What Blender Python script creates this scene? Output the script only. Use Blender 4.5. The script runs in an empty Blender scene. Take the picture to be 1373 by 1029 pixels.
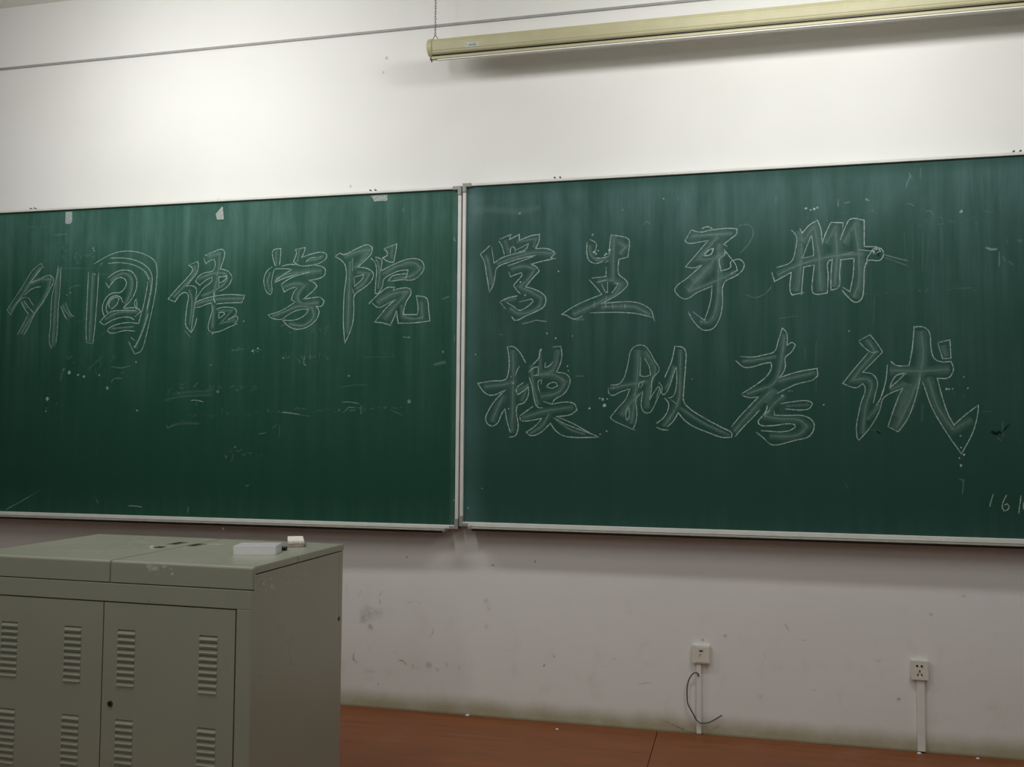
import bpy, bmesh, math, random
import numpy as np
from mathutils import Vector, Matrix

random.seed(7)
S = bpy.context.scene
C = S.collection

# ------------------------------------------------------------------ camera
FPX, IW, IH = 1268.0, 1373.0, 1029.0
CAM = np.array([0.0, -4.0, 1.221])


def cam_rows(yaw, pitch, roll):
    cy, sy = math.cos(yaw), math.sin(yaw)
    fwd = np.array([-sy * math.cos(pitch), cy * math.cos(pitch), math.sin(pitch)])
    right = np.array([cy, sy, 0.0])
    up = np.cross(right, fwd)
    c, s = math.cos(roll), math.sin(roll)
    return c * right + s * up, -s * right + c * up, fwd


RGT, UPV, FWD = cam_rows(math.radians(13.70), math.radians(3.0), math.radians(0.43))
cd = bpy.data.cameras.new('camera')
cd.sensor_fit = 'HORIZONTAL'
cd.sensor_width = 36.0
cd.lens = FPX / IW * 36.0
cd.clip_start = 0.05
cam = bpy.data.objects.new('camera', cd)
C.objects.link(cam)
cam.matrix_world = Matrix(((RGT[0], UPV[0], -FWD[0], CAM[0]), (RGT[1], UPV[1], -FWD[1], CAM[1]),
                           (RGT[2], UPV[2], -FWD[2], CAM[2]), (0, 0, 0, 1)))
S.camera = cam

# ------------------------------------------------------------------ world, lamps, exposure
w = bpy.data.worlds.new('world')
S.world = w
w.use_nodes = True
w.node_tree.nodes['Background'].inputs[0].default_value = (0.8, 0.85, 0.9, 1)
w.node_tree.nodes['Background'].inputs[1].default_value = 0.05


def area(name, loc, target, sx, sy, power, col, spread=180):
    d = bpy.data.lights.new(name, 'AREA')
    d.shape = 'RECTANGLE'
    d.size, d.size_y, d.energy, d.color = sx, sy, power, col
    d.spread = math.radians(spread)
    o = bpy.data.objects.new(name, d)
    C.objects.link(o)
    o.location = loc
    o.rotation_euler = (Vector(target) - Vector(loc)).to_track_quat('-Z', 'Y').to_euler()
    return o


WARM = (1.0, 0.995, 0.975)
# two hooded tube lamps over the boards, hanging from the ceiling just above the picture
area('board_lamp_left', (-2.50, -1.20, 2.95), (-2.50, 0.0, 2.20), 1.2, 0.20, 17.3, WARM)
area('board_lamp_right', (0.30, -1.20, 2.95), (0.30, 0.0, 2.20), 1.2, 0.20, 16.0, WARM)
# the classroom's ceiling tubes behind the camera
for lx, ly, pw in ((-1.68, -2.3, 14), (1.25, -2.3, 11), (-1.68, -4.9, 11), (1.25, -4.9, 7.5), (-1.68, -7.2, 9), (1.25, -7.2, 6)):
    area('ceiling_tube', (lx, ly, 2.78), (lx, ly + (1.6 if ly > -3 else 0.6), 0), 0.12, 1.2, pw, WARM)

S.view_settings.view_transform = 'Standard'
S.view_settings.look = 'None'
S.view_settings.gamma = 1.0
S.view_settings.use_curve_mapping = False
S.view_settings.exposure = 0.0


# ------------------------------------------------------------------ pixel -> place helpers
def ray(px, py):
    return ((px - IW / 2) / FPX) * RGT - ((py - IH / 2) / FPX) * UPV + FWD


def hit(px, py, p0, n):
    d = ray(px, py)
    t = np.dot(np.array(p0) - CAM, n) / np.dot(d, n)
    return CAM + t * d


def on_wall(px, py, y=0.0):
    p = hit(px, py, (0, y, 0), np.array([0, 1.0, 0]))
    return float(p[0]), float(p[2])


# ------------------------------------------------------------------ material helpers
class NT:
    def __init__(s, name):
        s.m = bpy.data.materials.new(name)
        s.m.use_nodes = True
        s.t = s.m.node_tree
        s.t.nodes.clear()
        s.out = s.t.nodes.new('ShaderNodeOutputMaterial')

    def n(s, typ, **kw):
        x = s.t.nodes.new(typ)
        for k, v in kw.items():
            setattr(x, k, v)
        return x

    def l(s, a, b):
        s.t.links.new(a, b)

    def val(s, sock, v):
        if hasattr(v, 'is_output') or isinstance(v, bpy.types.NodeSocket):
            s.l(v, sock)
        else:
            sock.default_value = v

    def math(s, op, a, b=0.0, clamp=False):
        x = s.n('ShaderNodeMath', operation=op, use_clamp=clamp)
        s.val(x.inputs[0], a)
        s.val(x.inputs[1], b)
        return x.outputs[0]

    def mix(s, f, a, b):
        x = s.n('ShaderNodeMix', data_type='RGBA')
        s.val(x.inputs[0], f)
        s.val(x.inputs[6], a if not isinstance(a, tuple) else (*a[:3], 1))
        s.val(x.inputs[7], b if not isinstance(b, tuple) else (*b[:3], 1))
        return x.outputs[2]

    def smooth(s, v, a, b, lo=0.0, hi=1.0):
        x = s.n('ShaderNodeMapRange', interpolation_type='SMOOTHSTEP')
        s.val(x.inputs[0], v)
        for i, q in enumerate((a, b, lo, hi)):
            s.val(x.inputs[i + 1], q)
        return x.outputs[0]

    def coord(s, scale=(1, 1, 1), loc=(0, 0, 0)):
        t = s.n('ShaderNodeTexCoord')
        mp = s.n('ShaderNodeMapping')
        mp.inputs['Scale'].default_value = scale
        mp.inputs['Location'].default_value = loc
        s.l(t.outputs['Object'], mp.inputs[0])
        return mp.outputs[0]

    def noise(s, scale, vec=None, detail=4, rough=0.55, dist=0.0):
        x = s.n('ShaderNodeTexNoise')
        x.inputs['Scale'].default_value = scale
        x.inputs['Detail'].default_value = detail
        x.inputs['Roughness'].default_value = rough
        x.inputs['Distortion'].default_value = dist
        s.l(vec if vec is not None else s.coord(), x.inputs['Vector'])
        return x.outputs[0]

    def bsdf(s, col, rough=0.6, metal=0.0, spec=0.5, bump=None, bstr=0.2, bdist=0.002):
        b = s.n('ShaderNodeBsdfPrincipled')
        s.val(b.inputs['Base Color'], col if not isinstance(col, tuple) else (*col[:3], 1))
        s.val(b.inputs['Roughness'], rough)
        s.val(b.inputs['Metallic'], metal)
        b.inputs['Specular IOR Level'].default_value = spec
        if bump is not None:
            x = s.n('ShaderNodeBump')
            x.inputs['Strength'].default_value = bstr
            x.inputs['Distance'].default_value = bdist
            s.l(bump, x.inputs['Height'])
            s.l(x.outputs[0], b.inputs['Normal'])
        s.l(b.outputs[0], s.out.inputs[0])
        return b


def plain(name, col, rough=0.5, metal=0.0, spec=0.5, var=0.06, scale=18.0):
    t = NT(name)
    n = t.noise(scale)
    k = t.smooth(n, 0.3, 0.7, 1 - var, 1 + var)
    cc = t.n('ShaderNodeVectorMath', operation='SCALE')
    cc.inputs[0].default_value = col[:3]
    t.l(k, cc.inputs['Scale'])
    t.bsdf(cc.outputs[0], rough, metal, spec)
    return t.m


def mat_wall():
    t = NT('white_plaster')
    tc = t.n('ShaderNodeTexCoord')
    sp = t.n('ShaderNodeSeparateXYZ')
    t.l(tc.outputs['Object'], sp.inputs[0])
    z = sp.outputs[2]
    big = t.noise(1.3, detail=3)
    fine = t.noise(9, detail=6, rough=0.65)
    col = t.mix(t.smooth(big, 0.35, 0.7), (0.79, 0.79, 0.762), (0.757, 0.757, 0.722))
    grime = t.math('MULTIPLY', t.smooth(fine, 0.52, 0.74), t.smooth(z, 0.9, 0.2))
    col = t.mix(t.math('MULTIPLY', grime, 0.22), col, (0.52, 0.49, 0.42))
    # dirty mop band above the floor, uneven upper edge
    edge = t.noise(5, t.coord((1, 1, 0.2)), detail=5)
    zz = t.math('ADD', z, t.math('MULTIPLY', t.math('SUBTRACT', edge, 0.5), 0.05))
    band = t.smooth(zz, 0.094, 0.014)
    col = t.mix(t.math('MULTIPLY', band, t.smooth(fine, 0.25, 0.6, 0.72, 0.95)), col, (0.40, 0.375, 0.235))
    col = t.mix(t.math('MULTIPLY', t.smooth(z, 0.012, 0.0), 0.5), col, (0.14, 0.12, 0.07))
    t.bsdf(col, 0.85, spec=0.2, bump=t.noise(160, detail=3), bstr=0.12, bdist=0.001)
    return t.m


def mat_floor(name, a, b, c):
    t = NT(name)
    g = t.noise(1.0, t.coord((1.1, 26, 26)), detail=7, rough=0.62, dist=0.4)
    g2 = t.noise(1.0, t.coord((3.5, 70, 70)), detail=4)
    col = t.mix(t.smooth(g, 0.3, 0.7), a, b)
    col = t.mix(t.math('MULTIPLY', t.smooth(g2, 0.50, 0.70), 0.55), col, c)
    dust = t.smooth(t.noise(3.5, detail=5), 0.55, 0.8)
    col = t.mix(t.math('MULTIPLY', dust, 0.12), col, (0.45, 0.38, 0.33))
    t.bsdf(col, t.smooth(g, 0.2, 0.8, 0.42, 0.55), spec=0.35, bump=g2, bstr=0.08)
    return t.m


def mat_board(name, base, dustc, left_edge, top_clean, gain):
    """green enamel with wiped chalk dust: vertical wiping streaks, cloudy residue at the top and edges"""
    t = NT(name)
    tc = t.n('ShaderNodeTexCoord')
    sp = t.n('ShaderNodeSeparateXYZ')
    t.l(tc.outputs['Object'], sp.inputs[0])
    x, z = sp.outputs[0], sp.outputs[2]
    streak = t.noise(1.0, t.coord((17, 1, 0.9)), detail=5, rough=0.6)
    streak2 = t.noise(1.0, t.coord((75, 1, 2.2)), detail=3)
    cloud = t.noise(1.0, t.coord((2.6, 1, 2.4), (3.1, 0, 1.7)), detail=5, rough=0.55)
    cloud2 = t.noise(1.0, t.coord((7, 1, 2.0), (0.4, 0, 5.1)), detail=6, rough=0.62, dist=0.6)
    d = t.math('MULTIPLY', t.smooth(streak, 0.25, 0.85), t.smooth(cloud, 0.3, 0.72, 0.35, 1.1))
    d = t.math('ADD', d, t.math('MULTIPLY', t.smooth(streak2, 0.40, 0.85), 0.14))
    d = t.math('MULTIPLY', d, t.smooth(z, 0.10, 1.42, 0.10, 1.15))
    # residue under the top rail, where the duster seldom reaches
    d = t.math('ADD', d, t.math('MULTIPLY', t.smooth(cloud2, 0.3, 0.68, 0.25, 1.1), t.smooth(z, 1.05, 1.40, 0, 0.75)))
    d = t.math('MULTIPLY', d, t.smooth(z, 1.475, 1.475 - top_clean, 0.35, 1.0))
    # dust along the foot rail and the vertical edge
    d = t.math('ADD', d, t.math('MULTIPLY', t.smooth(z, 0.15, 0.0), t.smooth(streak, 0.3, 0.7, 0.05, 0.25)))
    ex = t.smooth(x, 0.11, 0.015) if left_edge else t.smooth(x, -0.035, -0.008)
    d = t.math('ADD', d, t.math('MULTIPLY', ex, t.smooth(cloud, 0.3, 0.7, 0.35, 0.9)))
    d = t.math('MULTIPLY', d, gain, clamp=True)
    col = t.mix(d, base, dustc)
    t.bsdf(col, 0.60, spec=0.12, bump=t.noise(260, detail=2), bstr=0.05)
    return t.m


def mat_chalk(name, col, scale=150.0, lo=0.25):
    """chalk film: density per vertex ('chalk'), broken up by the board's grain"""
    t = NT(name)
    at = t.n('ShaderNodeAttribute', attribute_name='chalk')
    n = t.noise(scale, detail=3, rough=0.7)
    f = t.math('MULTIPLY', at.outputs['Fac'], t.smooth(n, 0.30, 0.62, lo, 1.0), clamp=True)
    tr = t.n('ShaderNodeBsdfTransparent')
    df = t.n('ShaderNodeBsdfDiffuse')
    df.inputs[0].default_value = (*col, 1)
    mx = t.n('ShaderNodeMixShader')
    t.l(f, mx.inputs[0])
    t.l(tr.outputs[0], mx.inputs[1])
    t.l(df.outputs[0], mx.inputs[2])
    t.l(mx.outputs[0], t.out.inputs[0])
    return t.m


def mat_paint():
    t = NT('grey_green_steel_paint')
    n = t.noise(2.4, detail=4)
    f = t.noise(40, detail=4)
    col = t.mix(t.smooth(n, 0.35, 0.7), (0.355, 0.362, 0.280), (0.335, 0.343, 0.268))
    col = t.mix(t.math('MULTIPLY', t.smooth(f, 0.62, 0.78), 0.05), col, (0.5, 0.5, 0.45))
    t.bsdf(col, t.smooth(n, 0.3, 0.7, 0.27, 0.36), spec=0.5, bump=t.noise(220, detail=2), bstr=0.06)
    return t.m


M = {
    'wall': mat_wall(),
    'ceil': plain('ceiling_white', (0.80, 0.79, 0.76), 0.9, var=0.02),
    'floor': mat_floor('red_brown_board', (0.190, 0.062, 0.020), (0.265, 0.088, 0.030), (0.140, 0.042, 0.013)),
    'lower': plain('grey_terrazzo', (0.30, 0.29, 0.27), 0.5, var=0.2, scale=60),
    'boardL': mat_board('green_enamel_left', (0.012, 0.062, 0.039), (0.20, 0.38, 0.345), False, 0.02, 0.21),
    'boardR': mat_board('green_enamel_right', (0.016, 0.062, 0.045), (0.25, 0.40, 0.42), True, 0.075, 0.17),
    'alu': plain('dull_aluminium', (0.63, 0.64, 0.60), 0.5, 0.0, var=0.05),
    'clip': plain('dull_clip_metal', (0.12, 0.11, 0.095), 0.5),
    'tray': plain('dusty_tray', (0.33, 0.32, 0.27), 0.7, var=0.12, scale=40),
    'cap': plain('grey_plastic', (0.26, 0.265, 0.24), 0.5),
    'dark': plain('dark_metal', (0.05, 0.05, 0.045), 0.5),
    'black': plain('black_plastic', (0.012, 0.012, 0.012), 0.4),
    'paint': mat_paint(),
    'cream': plain('cream_yellow_enamel', (0.455, 0.43, 0.262), 0.42, var=0.03),
    'strip': plain('grey_strip', (0.33, 0.325, 0.31), 0.6),
    'steel': plain('chain_steel', (0.16, 0.16, 0.16), 0.45, 0.6),
    'white': plain('white_cloth', (0.80, 0.79, 0.76), 0.8, var=0.02),
    'plate': plain('ivory_plastic', (0.71, 0.69, 0.60), 0.45, var=0.03),
    'trunk': plain('white_trunking', (0.74, 0.73, 0.69), 0.5, var=0.03),
    'cable': plain('grey_cable', (0.075, 0.08, 0.07), 0.5),
    'tape': plain('old_paper_tape', (0.31, 0.37, 0.345), 0.8, var=0.25, scale=120),
    'felt': plain('white_felt', (0.80, 0.77, 0.68), 0.95, var=0.12, scale=90),
    'wood': plain('pale_pink_wood', (0.42, 0.33, 0.30), 0.6, var=0.2, scale=60),
    'blue': plain('blue_print', (0.10, 0.20, 0.42), 0.5),
    'red': plain('pale_red_print', (0.45, 0.25, 0.25), 0.5),
    'label': plain('sticker_grey', (0.50, 0.52, 0.40), 0.5),
    'chalkbit': plain('chalk_white', (0.8, 0.78, 0.74), 0.9),
    'chalk': mat_chalk('chalk_line', (0.53, 0.70, 0.63)),
    'smudge': mat_chalk('chalk_smudge', (0.42, 0.62, 0.55), 230.0, 0.15),
    'scuff': mat_chalk('wall_scuff', (0.085, 0.078, 0.06), 70.0, 0.1),
    'chip': mat_chalk('paint_chip', (0.80, 0.78, 0.70), 110.0, 0.30),
    'wear': mat_chalk('dark_wear', (0.006, 0.010, 0.008), 120.0, 0.5),
}


def mat_clear():
    t = NT('milky_clear_plastic')
    b = t.bsdf((0.92, 0.92, 0.94), 0.16, spec=0.6)
    b.inputs['Transmission Weight'].default_value = 0.15
    b.inputs['IOR'].default_value = 1.3
    return t.m


M['clear'] = mat_clear()


# ------------------------------------------------------------------ object helpers
def add_box(bm, x0, x1, y0, y1, z0, z1, bevel=0.0, seg=2):
    vs = [bm.verts.new((x, y, z)) for x in (x0, x1) for y in (y0, y1) for z in (z0, z1)]
    fs = [(0, 1, 3, 2), (4, 6, 7, 5), (0, 4, 5, 1), (2, 3, 7, 6), (0, 2, 6, 4), (1, 5, 7, 3)]
    faces = [bm.faces.new([vs[i] for i in f]) for f in fs]
    if bevel:
        es = list({e for f in faces for e in f.edges})
        bmesh.ops.bevel(bm, geom=es, offset=bevel, segments=seg, affect='EDGES', profile=0.6)


def add_prism(bm, prof, x0, x1):
    """profile [(y,z)] swept along X"""
    a = [bm.verts.new((x0, y, z)) for y, z in prof]
    b = [bm.verts.new((x1, y, z)) for y, z in prof]
    n = len(prof)
    for i in range(n):
        j = (i + 1) % n
        bm.faces.new((a[i], a[j], b[j], b[i]))
    bm.faces.new(a[::-1])
    bm.faces.new(b)


def add_cyl(bm, p, axis, r, h, n=16):
    m = Vector(axis).to_track_quat('Z', 'Y').to_matrix().to_4x4()
    m.translation = Vector(p)
    bmesh.ops.create_cone(bm, cap_ends=True, segments=n, radius1=r, radius2=r, depth=h, matrix=m)


def add_tube(bm, pts, r, n=8):
    rings = []
    for i, p in enumerate(pts):
        a = Vector(pts[max(i - 1, 0)])
        b = Vector(pts[min(i + 1, len(pts) - 1)])
        d = (b - a).normalized()
        q = d.cross(Vector((0, 1, 0.001))).normalized()
        u = d.cross(q)
        rings.append([bm.verts.new(Vector(p) + r * (math.cos(k * 2 * math.pi / n) * q + math.sin(k * 2 * math.pi / n) * u)) for k in range(n)])
    for a, b in zip(rings, rings[1:]):
        for k in range(n):
            bm.faces.new((a[k], a[(k + 1) % n], b[(k + 1) % n], b[k]))
    bm.faces.new(rings[0][::-1])
    bm.faces.new(rings[-1])


def obj(name, bm, mat, parent=None, loc=None, rot=None, smooth=False):
    bmesh.ops.recalc_face_normals(bm, faces=bm.faces)
    me = bpy.data.meshes.new(name)
    bm.to_mesh(me)
    bm.free()
    me.materials.append(mat)
    if smooth:
        for p in me.polygons:
            p.use_smooth = True
    o = bpy.data.objects.new(name, me)
    C.objects.link(o)
    if parent:
        o.parent = parent
    if loc:
        o.location = loc
    if rot:
        o.rotation_euler = rot
    return o


def box(name, dims, mat, parent=None, bevel=0.0, loc=None, rot=None):
    bm = bmesh.new()
    add_box(bm, *dims, bevel=bevel)
    return obj(name, bm, mat, parent, loc, rot)


def copy_part(o, parent, loc=None, name=None):
    c = o.copy()
    c.parent = parent
    if loc is not None:
        c.location = loc
    C.objects.link(c)
    return c


def empty(name, loc, rz=0.0):
    o = bpy.data.objects.new(name, None)
    o.empty_display_size = 0.05
    C.objects.link(o)
    o.location = loc
    o.rotation_euler = (0, 0, rz)
    return o


def tag(o, label, cat, group=None):
    o['label'] = label
    o['category'] = cat
    if group:
        o['group'] = group
    return o


def struct(o):
    o['kind'] = 'structure'
    return o


def soften(pts):
    """round the gentle bends of a hand-drawn line, keep its sharp corners"""
    if len(pts) < 3:
        return pts
    P = [np.array(p, float) for p in pts]
    n = len(P)
    tan = []
    for i in range(n):
        if i == 0 or i == n - 1:
            tan.append(None)
            continue
        a, b = P[i] - P[i - 1], P[i + 1] - P[i]
        la, lb = np.linalg.norm(a), np.linalg.norm(b)
        if la < 1e-9 or lb < 1e-9 or np.dot(a, b) / (la * lb) < 0.35:
            tan.append(None)
        else:
            tn = a / la + b / lb
            tan.append(tn / np.linalg.norm(tn))
    out = [P[0]]
    for i in range(n - 1):
        d = P[i + 1] - P[i]
        L = np.linalg.norm(d)
        if L < 1e-9:
            continue
        if tan[i] is None and tan[i + 1] is None:
            out.append(P[i + 1])
            continue
        t0 = (tan[i] if tan[i] is not None else d / L) * L
        t1 = (tan[i + 1] if tan[i + 1] is not None else d / L) * L
        for s in (0.25, 0.5, 0.75, 1.0):
            h00, h10 = 2 * s**3 - 3 * s * s + 1, s**3 - 2 * s * s + s
            h01, h11 = -2 * s**3 + 3 * s * s, s**3 - s * s
            out.append(h00 * P[i] + h10 * t0 + h01 * P[i + 1] + h11 * t1)
    return out


class Film:
    """thin film of chalk, dirt or chipped paint lying on a flat face; strokes with soft edges"""

    def __init__(s):
        s.v, s.f, s.a = [], [], []

    def stroke(s, pts, wid, peak, depth=0.0, taper=0.5):
        P = [np.array(p, float) for p in pts]
        P = [p for i, p in enumerate(P) if i == 0 or np.linalg.norm(p - P[i - 1]) > 1e-6]
        n = len(P)
        if n < 2:
            return
        base = len(s.v)
        for i in range(n):
            a = P[i] - P[i - 1] if i else P[1] - P[0]
            b = P[i + 1] - P[i] if i < n - 1 else a
            a = a / np.linalg.norm(a)
            b = b / np.linalg.norm(b)
            tn = a + b
            l = np.linalg.norm(tn)
            tn = tn / l if l > 0.2 else a
            nr = np.array([-tn[1], tn[0]])
            k = min(1.0 / max(abs(np.dot(nr, np.array([-a[1], a[0]]))), 0.6), 1.6)
            wob = 1.0 + random.uniform(-0.12, 0.12)
            pk = peak * (taper if i in (0, n - 1) else random.uniform(0.8, 1.0))
            for e, al in ((-1, 0), (0, pk), (1, 0)):
                q = P[i] + nr * e * wid * 0.5 * k * wob
                s.v.append((q[0], depth, q[1]))
                s.a.append(al)
        for i in range(n - 1):
            o = base + 3 * i
            s.f += [(o, o + 1, o + 4, o + 3), (o + 1, o + 2, o + 5, o + 4)]

    def dot(s, p, r, peak, depth=0.0, sx=1.0):
        base = len(s.v)
        s.v.append((p[0], depth, p[1]))
        s.a.append(peak)
        n = 8
        for k in range(n):
            t = k * 2 * math.pi / n
            rr = r * random.uniform(0.75, 1.25)
            s.v.append((p[0] + rr * sx * math.cos(t), depth, p[1] + rr * math.sin(t)))
            s.a.append(0.0 if r > 0.0115 else peak * 0.55)
        for k in range(n):
            s.f.append((base, base + 1 + k, base + 1 + (k + 1) % n))

    def build(s, name, mat, parent, loc=None, rot=None):
        me = bpy.data.meshes.new(name)
        me.from_pydata(s.v, [], s.f)
        at = me.attributes.new('chalk', 'FLOAT', 'POINT')
        at.data.foreach_set('value', s.a)
        me.materials.append(mat)
        o = bpy.data.objects.new(name, me)
        C.objects.link(o)
        o.parent = parent
        if loc:
            o.location = loc
        if rot:
            o.rotation_euler = rot
        return o


# ------------------------------------------------------------------ the room
RX0, RX1, RY1, RZ = -5.2, 4.8, -8.6, 3.385
wall_front = struct(box('wall_front', (RX0 - .2, RX1 + .2, 0, 0.2, -0.25, RZ + .1), M['wall']))
struct(box('wall_left', (RX0 - .2, RX0, RY1, -0.0005, -0.25, RZ), M['ceil']))
struct(box('wall_right', (RX1, RX1 + .2, RY1, -0.0005, -0.25, RZ), M['ceil']))
struct(box('wall_back', (RX0 - .2, RX1 + .2, RY1 - .2, RY1, -0.25, RZ), M['ceil']))
struct(box('ceiling', (RX0 - .2, RX1 + .2, RY1 - .2, 0, RZ, RZ + .15), M['ceil']))
fl = struct(box('floor', (RX0, RX1, RY1, 0, -0.25, -0.16), M['lower']))
# raised platform of red-brown boards in front of the wall
PY = -2.35
bm = bmesh.new()
add_box(bm, RX0, RX1, PY + .02, 0, -0.16, -0.018)
obj('platform_base', bm, M['floor'], fl)
xs = [RX0, -2.786, -0.346, 2.094, RX1]
for a, b in zip(xs, xs[1:]):
    bm = bmesh.new()
    add_box(bm, a + .0012, b - .0012, PY, -0.0006, -0.018, 0.0, bevel=0.0012, seg=1)
    obj('floor_panel', bm, M['floor'], fl)
# narrow grey strip running along the wall under the ceiling
bm = bmesh.new()
add_box(bm, RX0, RX1, -0.008, 0, 3.058, 3.070, bevel=0.002, seg=1)
struct(obj('trim_1', bm, M['strip']))

# dirt and knocks on the wall
wf = Film()


def w_strokes(x0, y0, sc, items):
    for it in items:
        pts = [on_wall(x0 + x / sc, y0 + y / sc) for x, y in it[0]]
        if len(pts) == 1:
            wf.dot(pts[0], it[1], it[2], -0.0012)
        else:
            wf.stroke(pts, it[1], it[2], -0.0012)


w_strokes(440, 700, 2.452, [
    ([(130, 300)], .055, .22), ([(118, 320)], .03, .25), ([(165, 300)], .03, .2), ([(140, 345)], .02, .35),
    ([(108, 225), (100, 250)], .008, .4), ([(178, 228), (168, 245)], .008, .5), ([(170, 255), (172, 272)], .012, .5),
    ([(262, 268), (278, 262)], .008, .45), ([(296, 262), (304, 272)], .007, .4), ([(347, 348), (344, 365), (335, 381)], .006, .5),
    ([(85, 432), (82, 452), (98, 464)], .010, .5), ([(228, 455), (245, 456), (258, 470)], .012, .55), ([(276, 468), (282, 482)], .010, .5),
    ([(295, 474), (297, 484)], .007, .45), ([(115, 494), (156, 492)], .010, .4), ([(120, 485), (135, 488)], .008, .35),
    ([(168, 531), (162, 540)], .011, .5), ([(215, 428), (222, 430)], .01, .3), ([(330, 470)], .02, .3), ([(360, 486)], .012, .3),
    ([(711, 473)], .006, .85), ([(680, 131)], .005, .6), ([(541, 142)], .006, .6), ([(260, 116)], .005, .5),
    ([(879, 428), (888, 438)], .009, .3), ([(935, 455), (945, 448)], .008, .3), ([(868, 498), (885, 500)], .007, .35),
    ([(895, 476), (910, 478)], .006, .3), ([(1018, 535), (1042, 531), (1066, 528)], .007, .4), ([(742, 443)], .006, .4),
    ([(582, 418), (592, 426)], .008, .35), ([(520, 260)], .02, .18), ([(528, 285)], .015, .2), ([(520, 345)], .015, .18),
    ([(430, 480)], .012, .25), ([(390, 470)], .012, .2), ([(60, 205), (62, 240)], .010, .3), ([(105, 562), (112, 565)], .007, .35),
    ([(172, 428), (180, 430)], .008, .3), ([(1095, 650), (1180, 688), (1208, 697)], .010, .45)])
w_strokes(900, 720, 2.903, [
    ([(440, 338), (452, 355), (460, 370)], .006, .5), ([(475, 392), (489, 412)], .005, .4), ([(506, 402), (528, 404)], .008, .4),
    ([(362, 450), (366, 472)], .008, .35), ([(550, 597), (562, 597)], .007, .45), ([(885, 632)], .007, .45), ([(348, 625)], .014, .18),
    ([(805, 482)], .012, .2), ([(1010, 302)], .008, .25), ([(1140, 232)], .008, .25), ([(622, 340), (632, 341)], .006, .3),
    ([(122, 400)], .006, .35), ([(210, 388)], .01, .2)])
w_strokes(0, 0, 1, [([(519, 78)], .008, .45), ([(514, 97)], .006, .35), ([(470, 250)], .006, .3), ([(293, 267)], .006, .3)])
o = wf.build('scuff_marks', M['scuff'], wall_front)
o['kind'] = 'stuff'

# ------------------------------------------------------------------ chalkboards
# local frame of a board: x along the board, y out of the wall (negative = into the room), z up from the lower edge of the slate
BR_O = (-1.1765, -0.045, 0.836)
BL_O = (-1.2126, -0.045, 0.8205)
BL_A = 0.012     # the left board stands a little further off the wall at its far end
SURF = 0.0


def board_local(which):
    if which == 'R':
        n = np.array([0.0, 1.0, 0.0])
        ux = np.array([1.0, 0, 0])
        O = np.array(BR_O)
    else:
        n = np.array([-math.sin(BL_A), math.cos(BL_A), 0.0])
        ux = np.array([math.cos(BL_A), math.sin(BL_A), 0.0])
        O = np.array(BL_O)

    def f(px, py):
        q = hit(px, py, O, n) - O
        return float(np.dot(q, ux)), float(q[2])
    return f


locR, locL = board_local('R'), board_local('L')


def chalkboard(name, O, rz, x0, x1, H, mat, inner_right, top_w, bot_w, lip, label):
    """x0..x1 slate extent; frame rails, corner caps, chalk tray"""
    t = empty(name, O, rz)
    tag(t, label, 'chalkboard')
    FW, F = 0.015, -0.011
    box('writing_surface', (x0, x1, 0.0, 0.018, 0, H), mat, t)
    # rails: rounded aluminium sections
    box('side_rail', (x0 - FW, x0, F, 0.030, 0.0, H), M['alu'], t, bevel=0.003)
    box('side_rail', (x1, x1 + FW, F, 0.030, 0.0, H), M['alu'], t, bevel=0.003)
    box('top_rail', (x0 - FW, x1 + FW, F, 0.030, H, H + top_w), M['alu'], t, bevel=0.003)
    box('bottom_rail', (x0 - FW, x1 + FW, F - .002, 0.030, -bot_w, 0.0), M['alu'], t, bevel=0.003)
    box('wall_batten', (x0 + .1, x1 - .1, 0.018, 0.0445, H * .45, H * .55), M['dark'], t)
    # corner caps: grey plastic L pieces sitting over the rail joints
    for cx, sx in ((x0 - FW, 1), (x1 + FW, -1)):
        for cz, sz in ((H + top_w, -1), (-bot_w, 1)):
            bm = bmesh.new()
            L, T, e = 0.040, 0.0165, 0.0012
            a = sorted((cx - sx * e, cx + sx * L))
            b = sorted((cz - sz * e, cz + sz * (T if sz < 0 else bot_w * .75 + .002)))
            add_box(bm, a[0], a[1], F - .004, 0.031, b[0], b[1], bevel=0.004)
            a = sorted((cx - sx * e, cx + sx * (T)))
            b = sorted((cz - sz * e, cz + sz * (L + (.006 if sz > 0 else 0))))
            add_box(bm, a[0], a[1], F - .0045, 0.0315, b[0], b[1], bevel=0.004)
            obj('corner_cap', bm, M['cap'], t)
    # chalk tray along the foot
    bm = bmesh.new()
    zt = -bot_w - 0.001
    prof = [(0.030, zt), (F - 0.034, zt), (F - 0.036, zt + lip), (F - 0.039, zt + lip), (F - 0.040, zt - .003), (F - .036, zt - .005), (0.030, zt - .005)]
    add_prism(bm, prof, x0 + .045, x1 - .045)
    tr = obj('chalk_tray', bm, M['tray'], t)
    box('tray_under_strip', (x0 + .05, x1 - .05, F - .030, 0.030, zt - .014, zt - .005), M['black'], tr)  # black strip under the tray, set back from its front
    for ex, s in ((x0 + .045, -1), (x1 - .045, 1)):
        a = sorted((ex, ex + s * .012))
        box('tray_end', (a[0], a[1], F - .041, 0.030, zt - .009, zt + .006), M['cap'], tr, bevel=0.004)
    return t


RW, LW = 3.05, 2.95
boardR = chalkboard('chalkboard', BR_O, 0, 0.0, RW, 1.4685, M['boardR'], False, 0.0125, 0.0190, 0.001,
                    'green chalkboard right of the joint, with two rows of outlined chalk characters')
boardL = chalkboard('chalkboard', BL_O, BL_A, -LW, 0.0, 1.4745, M['boardL'], True, 0.0115, 0.0165, 0.002,
                    'green chalkboard left of the joint, with one row of five outlined chalk characters')


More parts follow.
